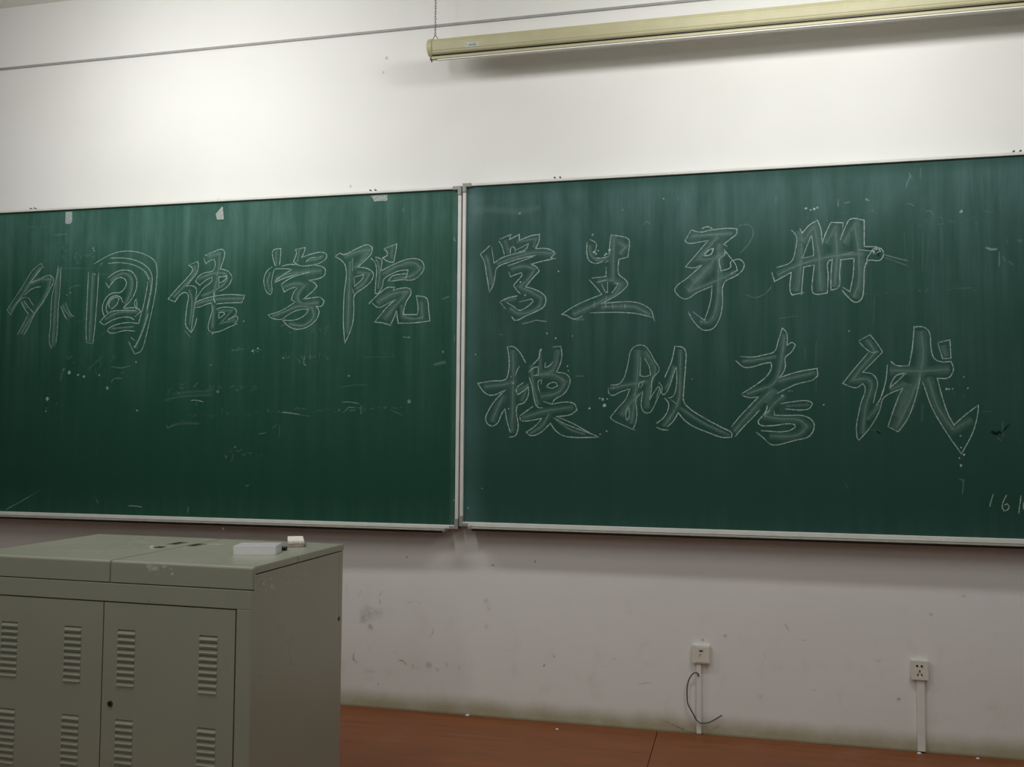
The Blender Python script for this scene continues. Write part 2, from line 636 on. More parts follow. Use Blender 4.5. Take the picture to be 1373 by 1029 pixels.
def hanging_clip(board, f, px, py, H):
    u, v = f(px, py)
    bm = bmesh.new()
    for dx in (-.012, .012):
        add_box(bm, u + dx - .0028, u + dx + .0028, -.002, 0.016, H, H + .008, bevel=0.001, seg=1)
        add_box(bm, u + dx - .0045, u + dx + .0035, -.005, .002, H + .005, H + .009, bevel=0.001, seg=1)
    add_box(bm, u - .016, u + .016, .004, 0.02, H - .001, H + .002)
    obj('hanging_clip', bm, M['clip'], board)


for px, py in ((747.5, 238), (1364, 203)):
    hanging_clip(boardR, locR, px, py, 1.4685 + .0125)
for px, py in ((44, 280), (500, 256)):
    hanging_clip(boardL, locL, px, py, 1.4745 + .0115)

# ---- the chalk writing. Each character: outline lines (o), rubbed filling (f: width, points), bright specks (d)
K1, K2, K3 = (0, 300, 5.1435), (210, 300, 5.1435), (400, 300, 5.1435)
K4, K5, K6, K7, K8 = (630, 290, 5.281), (890, 270, 4.038), (630, 440, 5.085), (880, 430, 5.417), (1120, 430, 3.549)

CH = []


def ch(side, label, *blocks):
    CH.append((side, label, blocks))


ch('L', 'outlined chalk character 外', (K1, [
    [(270, 285), (285, 275), (298, 297), (255, 350), (205, 412), (270, 385), (345, 358), (372, 390), (345, 455), (300, 540), (240, 622), (205, 700), (165, 770)],
    [(270, 282), (225, 325), (160, 430), (100, 520), (50, 597), (76, 629), (140, 522), (165, 512), (197, 512), (215, 540), (235, 567)],
    [(172, 492), (215, 455), (250, 440), (285, 436)], [(165, 530), (200, 580), (240, 622)], [(150, 545), (172, 590), (200, 628)],
    [(195, 630), (150, 715), (120, 768)], [(405, 292), (385, 400), (362, 490), (350, 700), (343, 830), (360, 865)],
    [(423, 295), (413, 480), (405, 560), (398, 720), (388, 820)], [(420, 570), (440, 620), (466, 666)], [(452, 543), (470, 590), (492, 628), (513, 642)],
    [(347, 350), (358, 378)]],
    [(45, [(280, 300), (200, 420), (120, 540), (70, 600)]), (42, [(210, 415), (290, 385), (350, 385), (320, 480), (250, 600), (180, 700), (145, 762)]),
     (45, [(410, 310), (395, 420), (382, 600), (368, 850)]), (40, [(432, 560), (460, 610), (495, 645)]), (30, [(140, 530), (180, 590)])],
    [(463, 492, 6), (487, 478, 7), (645, 170, 8), (650, 186, 8)]))

ch('L', 'outlined chalk character 国', (K1, [
    [(612, 335), (602, 560), (595, 760), (598, 812)], [(683, 335), (668, 560), (655, 720), (642, 828)], [(592, 818), (642, 829)],
    [(648, 280), (700, 248), (760, 217), (820, 196), (880, 190), (940, 195), (1000, 213), (1055, 245), (1077, 275), (1080, 420), (1062, 540), (1040, 640), (1005, 790), (973, 880), (930, 900), (905, 850), (888, 812)],
    [(760, 238), (850, 238), (930, 252), (990, 280), (1030, 315), (1050, 365), (1048, 430), (1030, 520), (1012, 600)],
    [(1025, 620), (1000, 700), (965, 790), (930, 852), (918, 845)], [(903, 783), (933, 810)],
    [(745, 275), (830, 270), (910, 282), (970, 308), (1010, 342), (1027, 388)], [(1022, 400), (1005, 500), (985, 590), (970, 640), (958, 690), (880, 683), (790, 703), (748, 728), (745, 740), (762, 755), (860, 738), (935, 742)],
    [(730, 405), (752, 442), (775, 408), (810, 378), (850, 375), (873, 405), (862, 445), (830, 475), (775, 480), (735, 510), (710, 560), (708, 600), (720, 640)],
    [(742, 378), (795, 338), (860, 320), (910, 332), (940, 375), (945, 430), (922, 500), (890, 545), (850, 582)],
    [(757, 582), (752, 550), (775, 518), (805, 508), (822, 520), (805, 560), (768, 590)],
    [(848, 545), (835, 512), (800, 497), (765, 512), (742, 550), (735, 600), (755, 620)],
    [(850, 588), (920, 580), (955, 588), (972, 607), (930, 645)], [(718, 700), (690, 680), (720, 645), (765, 610), (850, 600), (940, 600)],
    [(720, 700), (780, 665), (860, 645), (905, 650), (930, 668)], [(940, 518), (928, 550), (942, 590), (946, 555), (940, 518)], [(690, 295), (708, 270)]],
    [(34, [(645, 340), (632, 560), (620, 815)]), (36, [(760, 395), (850, 345), (905, 380), (905, 460), (860, 560)]), (36, [(725, 660), (800, 620), (955, 605)]),
     (28, [(1000, 330), (1040, 400), (1025, 560), (985, 730), (935, 860)]), (22, [(770, 725), (850, 718), (925, 712)]), (30, [(735, 560), (780, 520)])],
    [(617, 735, 6), (655, 350, 6), (478, 1023, 9)]))

ch('L', 'outlined chalk character 语', (K2, [
    [(220, 287), (285, 262), (290, 292), (275, 345), (240, 390), (207, 432), (250, 430), (275, 450), (272, 500), (258, 600), (248, 680), (238, 745)],
    [(220, 287), (246, 305), (248, 325), (220, 365), (150, 440), (80, 520), (128, 540), (165, 490), (200, 475), (220, 495), (212, 560), (203, 640), (203, 705), (240, 752), (262, 710), (280, 652)],
    [(193, 737), (238, 787)],
    [(335, 222), (395, 195), (455, 178), (470, 200), (462, 250), (440, 312), (495, 330), (520, 370), (505, 415), (470, 450), (428, 470)],
    [(325, 238), (342, 277), (370, 255), (398, 248), (406, 275), (390, 325), (330, 340), (285, 370), (270, 400), (300, 426), (340, 390), (385, 370), (380, 400), (330, 440), (285, 500), (270, 528)],
    [(430, 440), (430, 370), (485, 362), (485, 375), (425, 415)], [(255, 550), (300, 530), (380, 505), (490, 490), (608, 495), (590, 545), (480, 548), (410, 555)],
    [(258, 580), (300, 575), (350, 555), (380, 548), (385, 600), (370, 650), (358, 730), (375, 748), (430, 745), (500, 715), (560, 690)],
    [(400, 470), (395, 510), (405, 550)], [(412, 592), (440, 580), (500, 578), (545, 590), (550, 620), (490, 665), (555, 638), (562, 655), (540, 690)],
    [(428, 655), (430, 615), (465, 614), (470, 625), (430, 657)]],
    [(40, [(262, 290), (255, 350), (180, 440), (115, 510)]), (32, [(225, 455), (245, 520), (232, 700)]), (44, [(350, 230), (435, 205), (430, 290), (412, 400), (395, 490)]),
     (36, [(285, 385), (390, 345), (470, 345), (480, 390), (400, 460), (310, 500)]), (42, [(265, 555), (390, 525), (595, 518)]), (36, [(395, 560), (390, 640), (385, 725)]),
     (34, [(420, 600), (520, 600), (440, 690), (540, 665)])], [(603, 674, 8), (660, 880, 8), (700, 860, 5), (388, 760, 7), (352, 760, 5)]))

ch('L', 'outlined chalk character 学', (K2, [
    [(800, 200), (805, 185), (858, 172), (855, 230), (848, 288)], [(798, 205), (808, 255), (822, 298)],
    [(955, 180), (1025, 165), (1020, 195), (1000, 235), (1075, 208), (1140, 198), (1172, 212), (1172, 235), (1140, 265), (1080, 285), (985, 290), (945, 262), (960, 225), (966, 195), (955, 180)],
    [(1030, 265), (1060, 240), (1105, 232)], [(862, 295), (920, 282), (982, 285)],
    [(800, 298), (765, 325), (742, 375), (745, 430), (762, 475), (785, 490), (797, 470), (793, 410), (805, 345), (815, 318), (860, 312), (935, 315)], [(935, 318), (880, 350), (812, 400)], [(812, 408), (880, 378), (970, 350)],
    [(1090, 290), (1140, 296), (1165, 320), (1155, 360), (1110, 382), (1050, 392), (1090, 410), (1107, 432), (1085, 460), (1045, 495), (1012, 522), (1080, 512), (1130, 510), (1157, 535), (1140, 568), (1100, 572), (1120, 600), (1112, 645), (1075, 690), (1020, 722), (960, 728), (910, 708), (870, 668)],
    [(870, 665), (930, 668), (985, 655), (1030, 625), (1050, 592), (1000, 592), (945, 608), (900, 635), (870, 658), (845, 662), (790, 650), (772, 630), (850, 605), (930, 560), (957, 540), (930, 525), (945, 480), (972, 440)],
    [(860, 420), (882, 472), (920, 450), (962, 438)], [(860, 420), (910, 385), (980, 355), (1060, 335)]],
    [(50, [(820, 385), (900, 350), (1000, 335), (1140, 325)]), (44, [(875, 440), (950, 415), (1020, 425), (970, 500), (985, 545), (1120, 545)]),
     (34, [(800, 640), (880, 610), (980, 570), (1075, 580), (1085, 640), (1020, 700), (910, 690)]), (32, [(785, 335), (765, 400), (785, 470)]), (26, [(1045, 255), (1100, 245), (1150, 225)]),
     (24, [(825, 190), (825, 285)]), (26, [(985, 180), (970, 265)])], [(665, 880, 9), (1130, 230, 4)]))

ch('L', 'outlined chalk character 院', (K3, [
    [(255, 228), (290, 205), (310, 215), (400, 175), (480, 147), (512, 165), (505, 205), (460, 255), (410, 300), (480, 312), (518, 345), (505, 395), (450, 445), (388, 495), (385, 590), (375, 690), (358, 745), (322, 825), (312, 700), (316, 500), (328, 300), (300, 255), (255, 228)],
    [(385, 370), (450, 352), (448, 372), (390, 432), (385, 370)], [(375, 240), (375, 330)], [(372, 450), (388, 490)],
    [(590, 175), (680, 140), (672, 200), (658, 268), (620, 262), (580, 238), (612, 220), (615, 200), (590, 175)],
    [(500, 238), (525, 262), (540, 310), (535, 400), (530, 480), (548, 485), (580, 435), (590, 385), (650, 345), (700, 325), (757, 320), (752, 350), (735, 390), (790, 388), (840, 355), (867, 310), (860, 270), (830, 247), (770, 243), (680, 272), (570, 327), (575, 290), (575, 250), (535, 230), (540, 260)],
    [(640, 398), (622, 395), (650, 362), (700, 350), (750, 345)], [(640, 398), (690, 390), (735, 385)],
    [(485, 555), (540, 500), (600, 450), (620, 440), (665, 440), (655, 460), (720, 445), (768, 450), (778, 478), (745, 540), (730, 590), (725, 628), (820, 628), (827, 600), (815, 498), (885, 515), (900, 600), (908, 672), (800, 685), (690, 688), (682, 640), (678, 600)],
    [(678, 600), (660, 650), (635, 702), (580, 685), (525, 680), (560, 640), (610, 580), (672, 523)], [(510, 548), (555, 580), (610, 555), (670, 525)]],
    [(52, [(315, 228), (410, 195), (490, 180), (440, 250), (385, 310)]), (50, [(360, 260), (350, 500), (340, 760)]), (38, [(400, 335), (490, 345), (450, 410), (395, 455)]),
     (32, [(545, 250), (560, 340), (550, 450)]), (44, [(580, 350), (680, 295), (800, 275), (840, 310), (780, 360), (660, 380)]), (56, [(540, 545), (640, 490), (750, 470), (680, 550), (590, 660)]),
     (34, [(710, 560), (715, 640), (790, 658), (855, 650), (850, 540)]), (26, [(650, 160), (640, 240)])], [(765, 785, 5)]), )

ch('R', 'outlined chalk character 学', (K4, [
    [(145, 207), (110, 240), (75, 270), (100, 315), (118, 410), (140, 538), (165, 490), (180, 420), (190, 370), (280, 325), (380, 295), (470, 277), (400, 305), (300, 342), (270, 352)],
    [(155, 222), (172, 333), (215, 302), (270, 280), (400, 250)],
    [(212, 163), (292, 130), (280, 167), (350, 130), (350, 172), (440, 138), (495, 130), (488, 185), (465, 230), (540, 230), (585, 245), (605, 265), (575, 295), (605, 300), (520, 318), (435, 340), (475, 362), (492, 390), (445, 440), (395, 500), (465, 522), (515, 550), (538, 580), (525, 640), (470, 675), (400, 705), (320, 738), (295, 710)],
    [(205, 175), (225, 205), (245, 275)], [(288, 268), (290, 228), (305, 215), (320, 230), (322, 262)], [(330, 240), (415, 195), (400, 232), (340, 258)],
    [(275, 395), (290, 430), (330, 412), (365, 402), (370, 415), (340, 455), (310, 490), (335, 528), (360, 550)],
    [(215, 605), (270, 580), (335, 565)], [(212, 607), (255, 660)], [(350, 607), (440, 587), (448, 605), (410, 640), (350, 668), (310, 640), (260, 612)]],
    [(44, [(115, 275), (140, 380), (155, 490)]), (48, [(190, 340), (300, 300), (450, 260), (590, 268)]), (40, [(250, 170), (275, 265)]), (36, [(330, 180), (470, 160), (450, 220)]),
     (44, [(290, 375), (380, 355), (460, 375), (410, 450), (350, 500), (440, 540), (505, 580), (490, 640), (350, 690), (280, 650)]), (36, [(240, 600), (330, 580)])],
    [(360, 467, 8), (393, 560, 10), (330, 567, 6), (628, 392, 7), (545, 830, 8)],
    [(.55, [(370, 762), (420, 752), (470, 738), (500, 742), (545, 747)])]))

ch('R', 'outlined chalk character 生', (K4, [
    [(830, 182), (830, 270), (845, 315), (890, 335), (942, 322)], [(850, 165), (895, 195), (890, 240), (885, 265)], [(893, 297), (930, 298), (985, 285)],
    [(985, 280), (992, 200), (1000, 135), (1060, 142), (1125, 165), (1130, 195), (1118, 290), (1055, 307), (1055, 412), (1100, 450), (1118, 480), (1100, 510), (1040, 560), (930, 620), (1060, 608), (1170, 610), (1235, 632), (1285, 670), (1298, 710), (1308, 745)],
    [(1305, 722), (1190, 692), (1060, 682), (850, 685)], [(800, 708), (740, 730), (675, 700), (650, 697), (720, 650), (820, 600), (935, 555), (890, 500), (845, 450)],
    [(862, 440), (965, 427), (966, 360)], [(895, 470), (960, 455)], [(932, 480), (962, 542), (975, 540), (975, 465)], [(985, 312), (960, 330)],
    [(1020, 480), (1050, 475), (1030, 515), (1005, 545)], [(963, 560), (963, 650)], [(880, 605), (880, 650)], [(1010, 615), (1010, 660)], [(1098, 625), (1098, 655)]],
    [(52, [(1015, 145), (1010, 300), (1010, 450)]), (48, [(1040, 180), (1105, 215), (1060, 270)]), (32, [(850, 200), (865, 280), (920, 315), (980, 300)]),
     (48, [(910, 465), (1000, 450), (1075, 480), (1040, 545), (960, 590), (840, 650), (730, 695)]), (48, [(930, 645), (1060, 640), (1170, 645), (1280, 700)]), (24, [(750, 735), (810, 730)])],
    [(880, 255, 12), (893, 268, 9), (910, 245, 6), (988, 243, 14), (965, 268, 11), (955, 278, 8), (870, 130, 5)]))

ch('R', 'outlined chalk character 手', (K5, [
    [(150, 155), (190, 168), (250, 158), (350, 147), (395, 150), (395, 175), (360, 205), (325, 233), (345, 246)],
    [(150, 155), (115, 215), (130, 227), (190, 222), (240, 213), (200, 260), (150, 318), (118, 355), (160, 362), (208, 345), (130, 415), (60, 475), (62, 490), (115, 530), (180, 495), (262, 460), (255, 530), (240, 590), (220, 645), (155, 597)],
    [(133, 600), (165, 655), (215, 698), (265, 690), (300, 640), (318, 560), (328, 440), (390, 405), (425, 375), (435, 340), (410, 315), (380, 320), (362, 330), (362, 357), (310, 378), (303, 310), (330, 290), (328, 262)],
    [(325, 260), (360, 305), (390, 345), (398, 375), (360, 392)], [(215, 297), (240, 268), (270, 255), (255, 288), (215, 297)], [(205, 150), (235, 138), (265, 150)]],
    [(32, [(150, 190), (260, 182), (370, 175)]), (40, [(290, 190), (230, 260), (180, 315), (250, 315), (325, 280)]), (46, [(290, 300), (220, 390), (130, 485)]),
     (38, [(130, 490), (250, 445), (390, 385)]), (40, [(300, 230), (300, 400), (290, 560), (250, 650), (195, 650)]), (80, [(250, 340), (160, 440)])],
    [], [(.22, [(400, 135), (460, 128), (485, 165), (460, 230), (410, 282)]), (.2, [(585, 460), (550, 500), (490, 522), (445, 505)])]))

ch('R', 'outlined chalk character 册', (K5, [
    [(690, 155), (718, 190), (712, 265), (690, 328), (610, 360)], [(585, 385), (600, 435), (690, 385), (685, 490), (695, 508), (760, 495)],
    [(745, 510), (752, 420), (758, 357), (815, 345), (805, 430), (805, 490), (815, 502), (885, 497), (890, 400), (890, 328), (912, 315), (905, 400), (905, 482), (945, 468), (952, 390), (958, 317), (1030, 310), (1025, 400), (1008, 490), (968, 466)],
    [(965, 482), (1000, 522), (1040, 548), (1070, 530), (1082, 470), (1088, 360), (1105, 322), (1170, 320), (1190, 285), (1175, 257), (1085, 245), (1085, 103), (1010, 97), (985, 135), (955, 212), (972, 117), (905, 115), (872, 185), (857, 232), (850, 150), (832, 103), (790, 128), (750, 172), (735, 145)],
    [(750, 310), (772, 250), (800, 182), (808, 240), (812, 295), (750, 310)], [(968, 290), (1030, 275)], [(1050, 262), (1130, 270), (1100, 310), (1100, 345)],
    [(1118, 285), (1130, 262), (1160, 256), (1172, 272), (1130, 285)]],
    [(50, [(735, 160), (735, 300), (718, 490)]), (52, [(750, 220), (815, 135), (840, 280), (850, 490)]), (52, [(880, 230), (930, 140), (940, 300), (925, 465)]),
     (54, [(975, 230), (1040, 120), (1060, 280), (1060, 450), (1030, 525)]), (40, [(615, 400), (720, 350), (900, 300), (1080, 285)])],
    [(1135, 272, 8), (1150, 262, 6), (770, 40, 6), (795, 48, 5), (815, 42, 7), (832, 36, 8)],
    [(.35, [(1185, 288), (1260, 308), (1320, 324)]), (.3, [(1195, 305), (1320, 350)]), (.25, [(625, 635), (725, 622)]), (.4, [(945, 0), (945, 25)]), (.35, [(975, 10), (1010, 5)])]))

ch('R', 'outlined chalk character 模', (K6, [
    [(255, 130), (295, 127), (340, 165), (382, 240)], [(255, 130), (268, 200), (262, 310), (245, 350), (150, 362), (55, 378), (100, 440), (145, 460), (245, 422), (185, 480), (130, 560), (108, 620), (125, 658), (160, 668), (195, 640), (215, 590), (240, 552), (255, 640), (278, 715)],
    [(265, 745), (310, 735), (330, 680), (325, 530), (370, 510), (398, 460), (400, 402), (365, 430), (330, 455), (317, 430), (322, 408), (370, 370)],
    [(310, 325), (325, 285), (342, 258)], [(400, 302), (440, 270), (465, 265), (470, 320), (430, 325)], [(515, 235), (512, 272), (540, 260), (567, 232)],
    [(565, 130), (620, 125), (628, 180), (615, 250), (590, 302), (650, 312), (682, 345), (672, 405), (640, 450), (575, 492), (560, 520), (500, 500)],
    [(405, 335), (425, 400), (440, 490), (462, 540), (500, 545)], [(520, 400), (550, 375), (590, 375), (598, 395), (560, 412), (520, 400)],
    [(480, 445), (465, 395), (470, 360), (490, 355), (485, 385)], [(340, 600), (385, 568), (432, 535)],
    [(340, 605), (350, 630), (410, 632), (490, 615), (470, 645), (425, 685), (385, 710), (415, 735), (480, 715), (550, 650), (580, 695), (630, 732), (690, 745), (880, 745), (810, 712), (700, 650), (590, 605), (690, 590), (730, 560), (715, 520), (660, 505), (560, 520)],
    [(570, 612), (640, 650), (740, 690), (850, 732)], [(480, 150), (470, 205), (430, 250)]],
    [(54, [(295, 150), (300, 300), (295, 500), (290, 715)]), (46, [(95, 400), (200, 390), (310, 368)]), (52, [(230, 460), (180, 560), (150, 640)]), (42, [(320, 430), (390, 390), (350, 500)]),
     (44, [(420, 250), (430, 380), (465, 530)]), (50, [(600, 150), (560, 290), (480, 320)]), (52, [(450, 320), (580, 325), (650, 370), (600, 440), (480, 470)]), (48, [(355, 615), (500, 570), (705, 540)]),
     (40, [(545, 580), (490, 670), (410, 720)]), (24, [(590, 625), (680, 690), (790, 725)]), (30, [(480, 150), (480, 300)])],
    [(527, 38, 8), (585, 70, 8), (282, 333, 6), (296, 376, 7), (264, 551, 6), (815, 548, 9), (918, 530, 14), (905, 486, 12), (885, 480, 6), (937, 484, 6), (933, 705, 8), (887, 725, 7),
     (665, 260, 7), (672, 292, 6), (40, 182, 6), (485, 150, 8), (700, 55, 5)],
    [(.45, [(720, 329), (780, 328)]), (.3, [(195, 40), (228, 50)])]))

ch('R', 'outlined chalk character 拟', (K6, [
    [(955, 388), (1010, 385), (1045, 352), (1070, 280), (1085, 210), (1098, 155), (1135, 122), (1190, 122), (1225, 160), (1258, 220), (1292, 285), (1245, 345), (1238, 420), (1225, 495), (1255, 440), (1285, 398), (1300, 425), (1275, 490), (1250, 545), (1225, 578), (1190, 575), (1170, 540), (1172, 480), (1180, 432), (1135, 480), (1140, 580), (1130, 650), (1110, 692), (1040, 660), (970, 625), (958, 610), (1010, 545), (1060, 490), (1092, 415), (1030, 435), (970, 460), (948, 445), (945, 410)],
    [(1110, 692), (1132, 697)], [(1165, 200), (1160, 325), (1195, 332), (1232, 320), (1222, 262), (1190, 205)], [(1150, 410), (1155, 382), (1188, 360), (1165, 410)],
    [(1080, 530), (1062, 605), (1072, 628), (1086, 610), (1084, 540)]],
    [(54, [(1150, 150), (1140, 330), (1120, 500), (1100, 655)]), (40, [(955, 412), (1090, 385), (1215, 365)]), (54, [(1030, 600), (1090, 510), (1150, 450)]), (50, [(1190, 160), (1255, 285), (1215, 420), (1205, 550)])],
    [(978, 412, 5)]),
   (K7, [
    [(60, 415), (85, 360), (110, 300), (135, 188), (192, 196), (212, 222), (212, 330), (200, 500), (200, 590), (220, 620), (350, 710), (480, 780), (550, 822), (545, 848), (480, 850), (380, 815), (270, 770), (205, 725), (160, 670), (120, 735), (80, 772)],
    [(60, 562), (88, 600), (85, 650), (50, 710), (0, 748)], [(0, 775), (45, 793), (92, 796)], [(85, 565), (120, 552), (145, 480), (147, 335), (128, 380), (110, 440), (75, 520), (55, 540), (40, 530), (42, 485), (15, 445)],
    [(105, 575), (150, 608)], [(25, 490), (0, 560)]],
    [(44, [(175, 210), (172, 400), (160, 590), (110, 690), (50, 770)]), (34, [(130, 330), (100, 430), (65, 500)]), (32, [(170, 635), (330, 740), (530, 835)])], [(260, 425, 5)]))

ch('R', 'outlined chalk character 考', (K7, [
    [(610, 262), (700, 266), (780, 250), (858, 225), (885, 150), (915, 55), (942, 82), (952, 130), (948, 182), (985, 160), (1010, 178), (985, 225), (935, 272), (938, 330), (920, 380), (890, 417), (1020, 375), (1167, 348), (1167, 408), (1010, 465), (875, 530)],
    [(575, 290), (640, 340), (700, 337), (770, 315), (830, 305), (838, 330), (810, 395), (720, 470), (620, 532)],
    [(620, 540), (670, 560), (742, 555), (690, 610), (600, 705), (545, 775)], [(570, 845), (640, 765), (700, 705), (755, 645)],
    [(805, 615), (800, 650), (765, 700), (740, 738), (752, 757), (830, 765), (960, 750), (1005, 755), (1010, 775), (960, 803), (760, 800)],
    [(900, 605), (980, 592), (1115, 588), (1135, 605), (1110, 640), (1030, 650), (935, 642)],
    [(855, 655), (858, 688), (950, 690), (1070, 693), (1130, 725), (1147, 765), (1112, 840), (1000, 872), (930, 892), (870, 905), (830, 900), (780, 855), (725, 812)],
    [(825, 655), (790, 680), (790, 700)]],
    [(38, [(620, 300), (730, 285), (870, 262)]), (46, [(930, 100), (915, 230), (890, 370), (850, 460), (740, 505), (655, 535)]), (46, [(880, 440), (1010, 410), (1155, 378)]),
     (54, [(850, 500), (760, 590), (660, 700), (565, 810)]), (50, [(930, 540), (840, 620), (795, 700), (900, 715), (1040, 725), (1095, 770), (1030, 830), (820, 840)]), (22, [(940, 622), (1110, 612)]),
     (60, [(870, 500), (800, 600)])], [(915, 548, 8), (965, 512, 6), (985, 512, 5), (1218, 612, 8)],
    [(.18, [(1082, 190), (1080, 300)]), (.2, [(1160, 150), (1158, 330)]), (.15, [(1162, 430), (1160, 520)])]))

ch('R', 'outlined chalk character 试', (K8, [
    [(110, 97), (165, 68), (195, 105), (225, 150), (180, 195), (130, 247), (175, 255), (200, 290), (190, 350), (180, 395)],
    [(112, 100), (140, 130), (175, 152), (205, 148)], [(160, 150), (95, 225), (35, 300), (100, 320), (130, 300), (142, 318), (120, 400), (103, 555), (112, 570), (165, 510), (212, 425), (228, 370), (320, 322), (298, 370), (250, 505), (300, 530), (345, 465), (375, 390), (405, 270)],
    [(248, 210), (240, 285), (215, 370), (195, 405)], [(262, 193), (290, 214), (350, 215), (365, 140), (375, 30), (420, 32), (445, 52), (455, 130), (470, 180), (500, 196), (550, 195), (562, 230), (540, 272), (485, 275), (510, 370), (540, 455), (565, 498), (600, 465), (680, 402), (678, 440), (655, 530), (600, 635), (530, 535), (462, 420), (415, 290)],
    [(258, 322), (270, 290), (290, 262), (335, 250), (300, 285), (258, 322)], [(487, 105), (545, 92), (550, 180), (510, 182), (487, 105)]],
    [(32, [(150, 90), (190, 150), (120, 230), (80, 285), (150, 280), (170, 300), (145, 400), (130, 540)]), (40, [(260, 235), (400, 240), (545, 232)]), (54, [(405, 50), (415, 180), (385, 300), (330, 430), (285, 515)]),
     (42, [(440, 270), (490, 420), (560, 520), (650, 470)]), (28, [(510, 120), (530, 172)]), (70, [(350, 300), (300, 460)]), (26, [(150, 470), (210, 400)]), (30, [(260, 330), (330, 300)])],
    [(528, 326, 9), (540, 326, 7), (558, 325, 6), (630, 323, 6), (610, 268, 5), (590, 655, 6), (597, 605, 7), (595, 550, 7), (612, 640, 9), (597, 690, 9), (65, 50, 5)],
    [(.35, [(595, 680), (600, 705)]), (.3, [(585, 752), (610, 760), (608, 790), (603, 828)]), (.2, [(45, 770), (60, 800)])]))

ch('R', 'small chalk digits 161', (K8, [
    [(752, 825), (742, 855), (734, 888)], [(815, 830), (800, 860), (794, 890), (802, 906), (818, 902), (826, 885), (816, 872), (803, 880)],
    [(884, 832), (878, 875), (872, 920)], [(897, 860), (894, 880), (896, 900)]], [], []))

PXM = 4.0 / FPX   # metres per pixel on the wall, near enough for line widths
for side, label, blocks in CH:
    f = locR if side == 'R' else locL
    board = boardR if side == 'R' else boardL
    fm, fs = Film(), Film()
    allp = []
    for blk in blocks:
        (x0, y0, sc), lines, fills = blk[0], blk[1], blk[2]
        dots = blk[3] if len(blk) > 3 else []
        faint = blk[4] if len(blk) > 4 else []

        def T(pts):
            return [f(x0 + x / sc, y0 + y / sc) for x, y in pts]
        weak = 0.78 if '外' in label else 1.0
        for ln in lines:
            fm.stroke(soften(T(ln)), 1.9 * PXM * random.uniform(0.9, 1.15), 0.92 * weak * random.uniform(0.85, 1.08), -0.0016)
        for pk, ln in faint:
            fm.stroke(soften(T(ln)), 2.2 * PXM, pk, -0.0016)
        for x, y, r in dots:
            fm.dot(f(x0 + x / sc, y0 + y / sc), r / sc * PXM * (0.85 if '试' not in label else 0.6), 0.9, -0.0018)
        for wd, ln in fills:
            P = soften(T(ln))
            fs.stroke(P, wd / sc * PXM * 1.25, 0.20, -0.0008, 0.9)
            # the side of the chalk leaves one denser track inside the rubbed filling
            sh = wd / sc * PXM * random.uniform(-0.22, 0.22)
            fs.stroke([(p[0] + sh, p[1] + sh * .3) for p in P], 2.4 * PXM, 0.26, -0.0011, 0.2)
    name = 'chalk_digits' if 'digits' in label else 'chalk_character'
    o = fm.build(name, M['chalk'], board)
    o['label'] = label
    if fs.v:
        q = fs.build('rubbed_filling', M['smudge'], o)

# ---- leftovers of older writing, specks and streaks on both boards
def leftovers(board, f, items, spots, seed, ghost):
    fm = Film()
    rnd = random.Random(seed)
    for (x0, y0, sc), pk, wd, pts in items:
        fm.stroke(soften([f(x0 + x / sc, y0 + y / sc) for x, y in pts]), wd * PXM, pk, -0.0006)
    for (x0, y0, sc), x, y, r, pk in spots:
        fm.dot(f(x0 + x / sc, y0 + y / sc), r * PXM, pk, -0.0007)
    # half-wiped handwriting: rows of tiny broken strokes
    for px0, py0, px1, py1, hh, n, pk in ghost:
        for i in range(n):
            s = (i + rnd.random()) / n
            x, y = px0 + (px1 - px0) * s, py0 + (py1 - py0) * s + rnd.uniform(-hh, hh) * .4
            P = [(x, y)]
            for k in range(rnd.randint(1, 3)):
                x += rnd.uniform(-4, 5)
                y += rnd.uniform(-hh * .5, hh * .5)
                P.append((x, y))
            fm.stroke(soften([f(*p) for p in P]), rnd.uniform(1.2, 2.4) * PXM, pk * rnd.uniform(.4, 1.1), -0.0006)
    o = fm.build('chalk_residue', M['smudge'], board)
    o['kind'] = 'stuff'


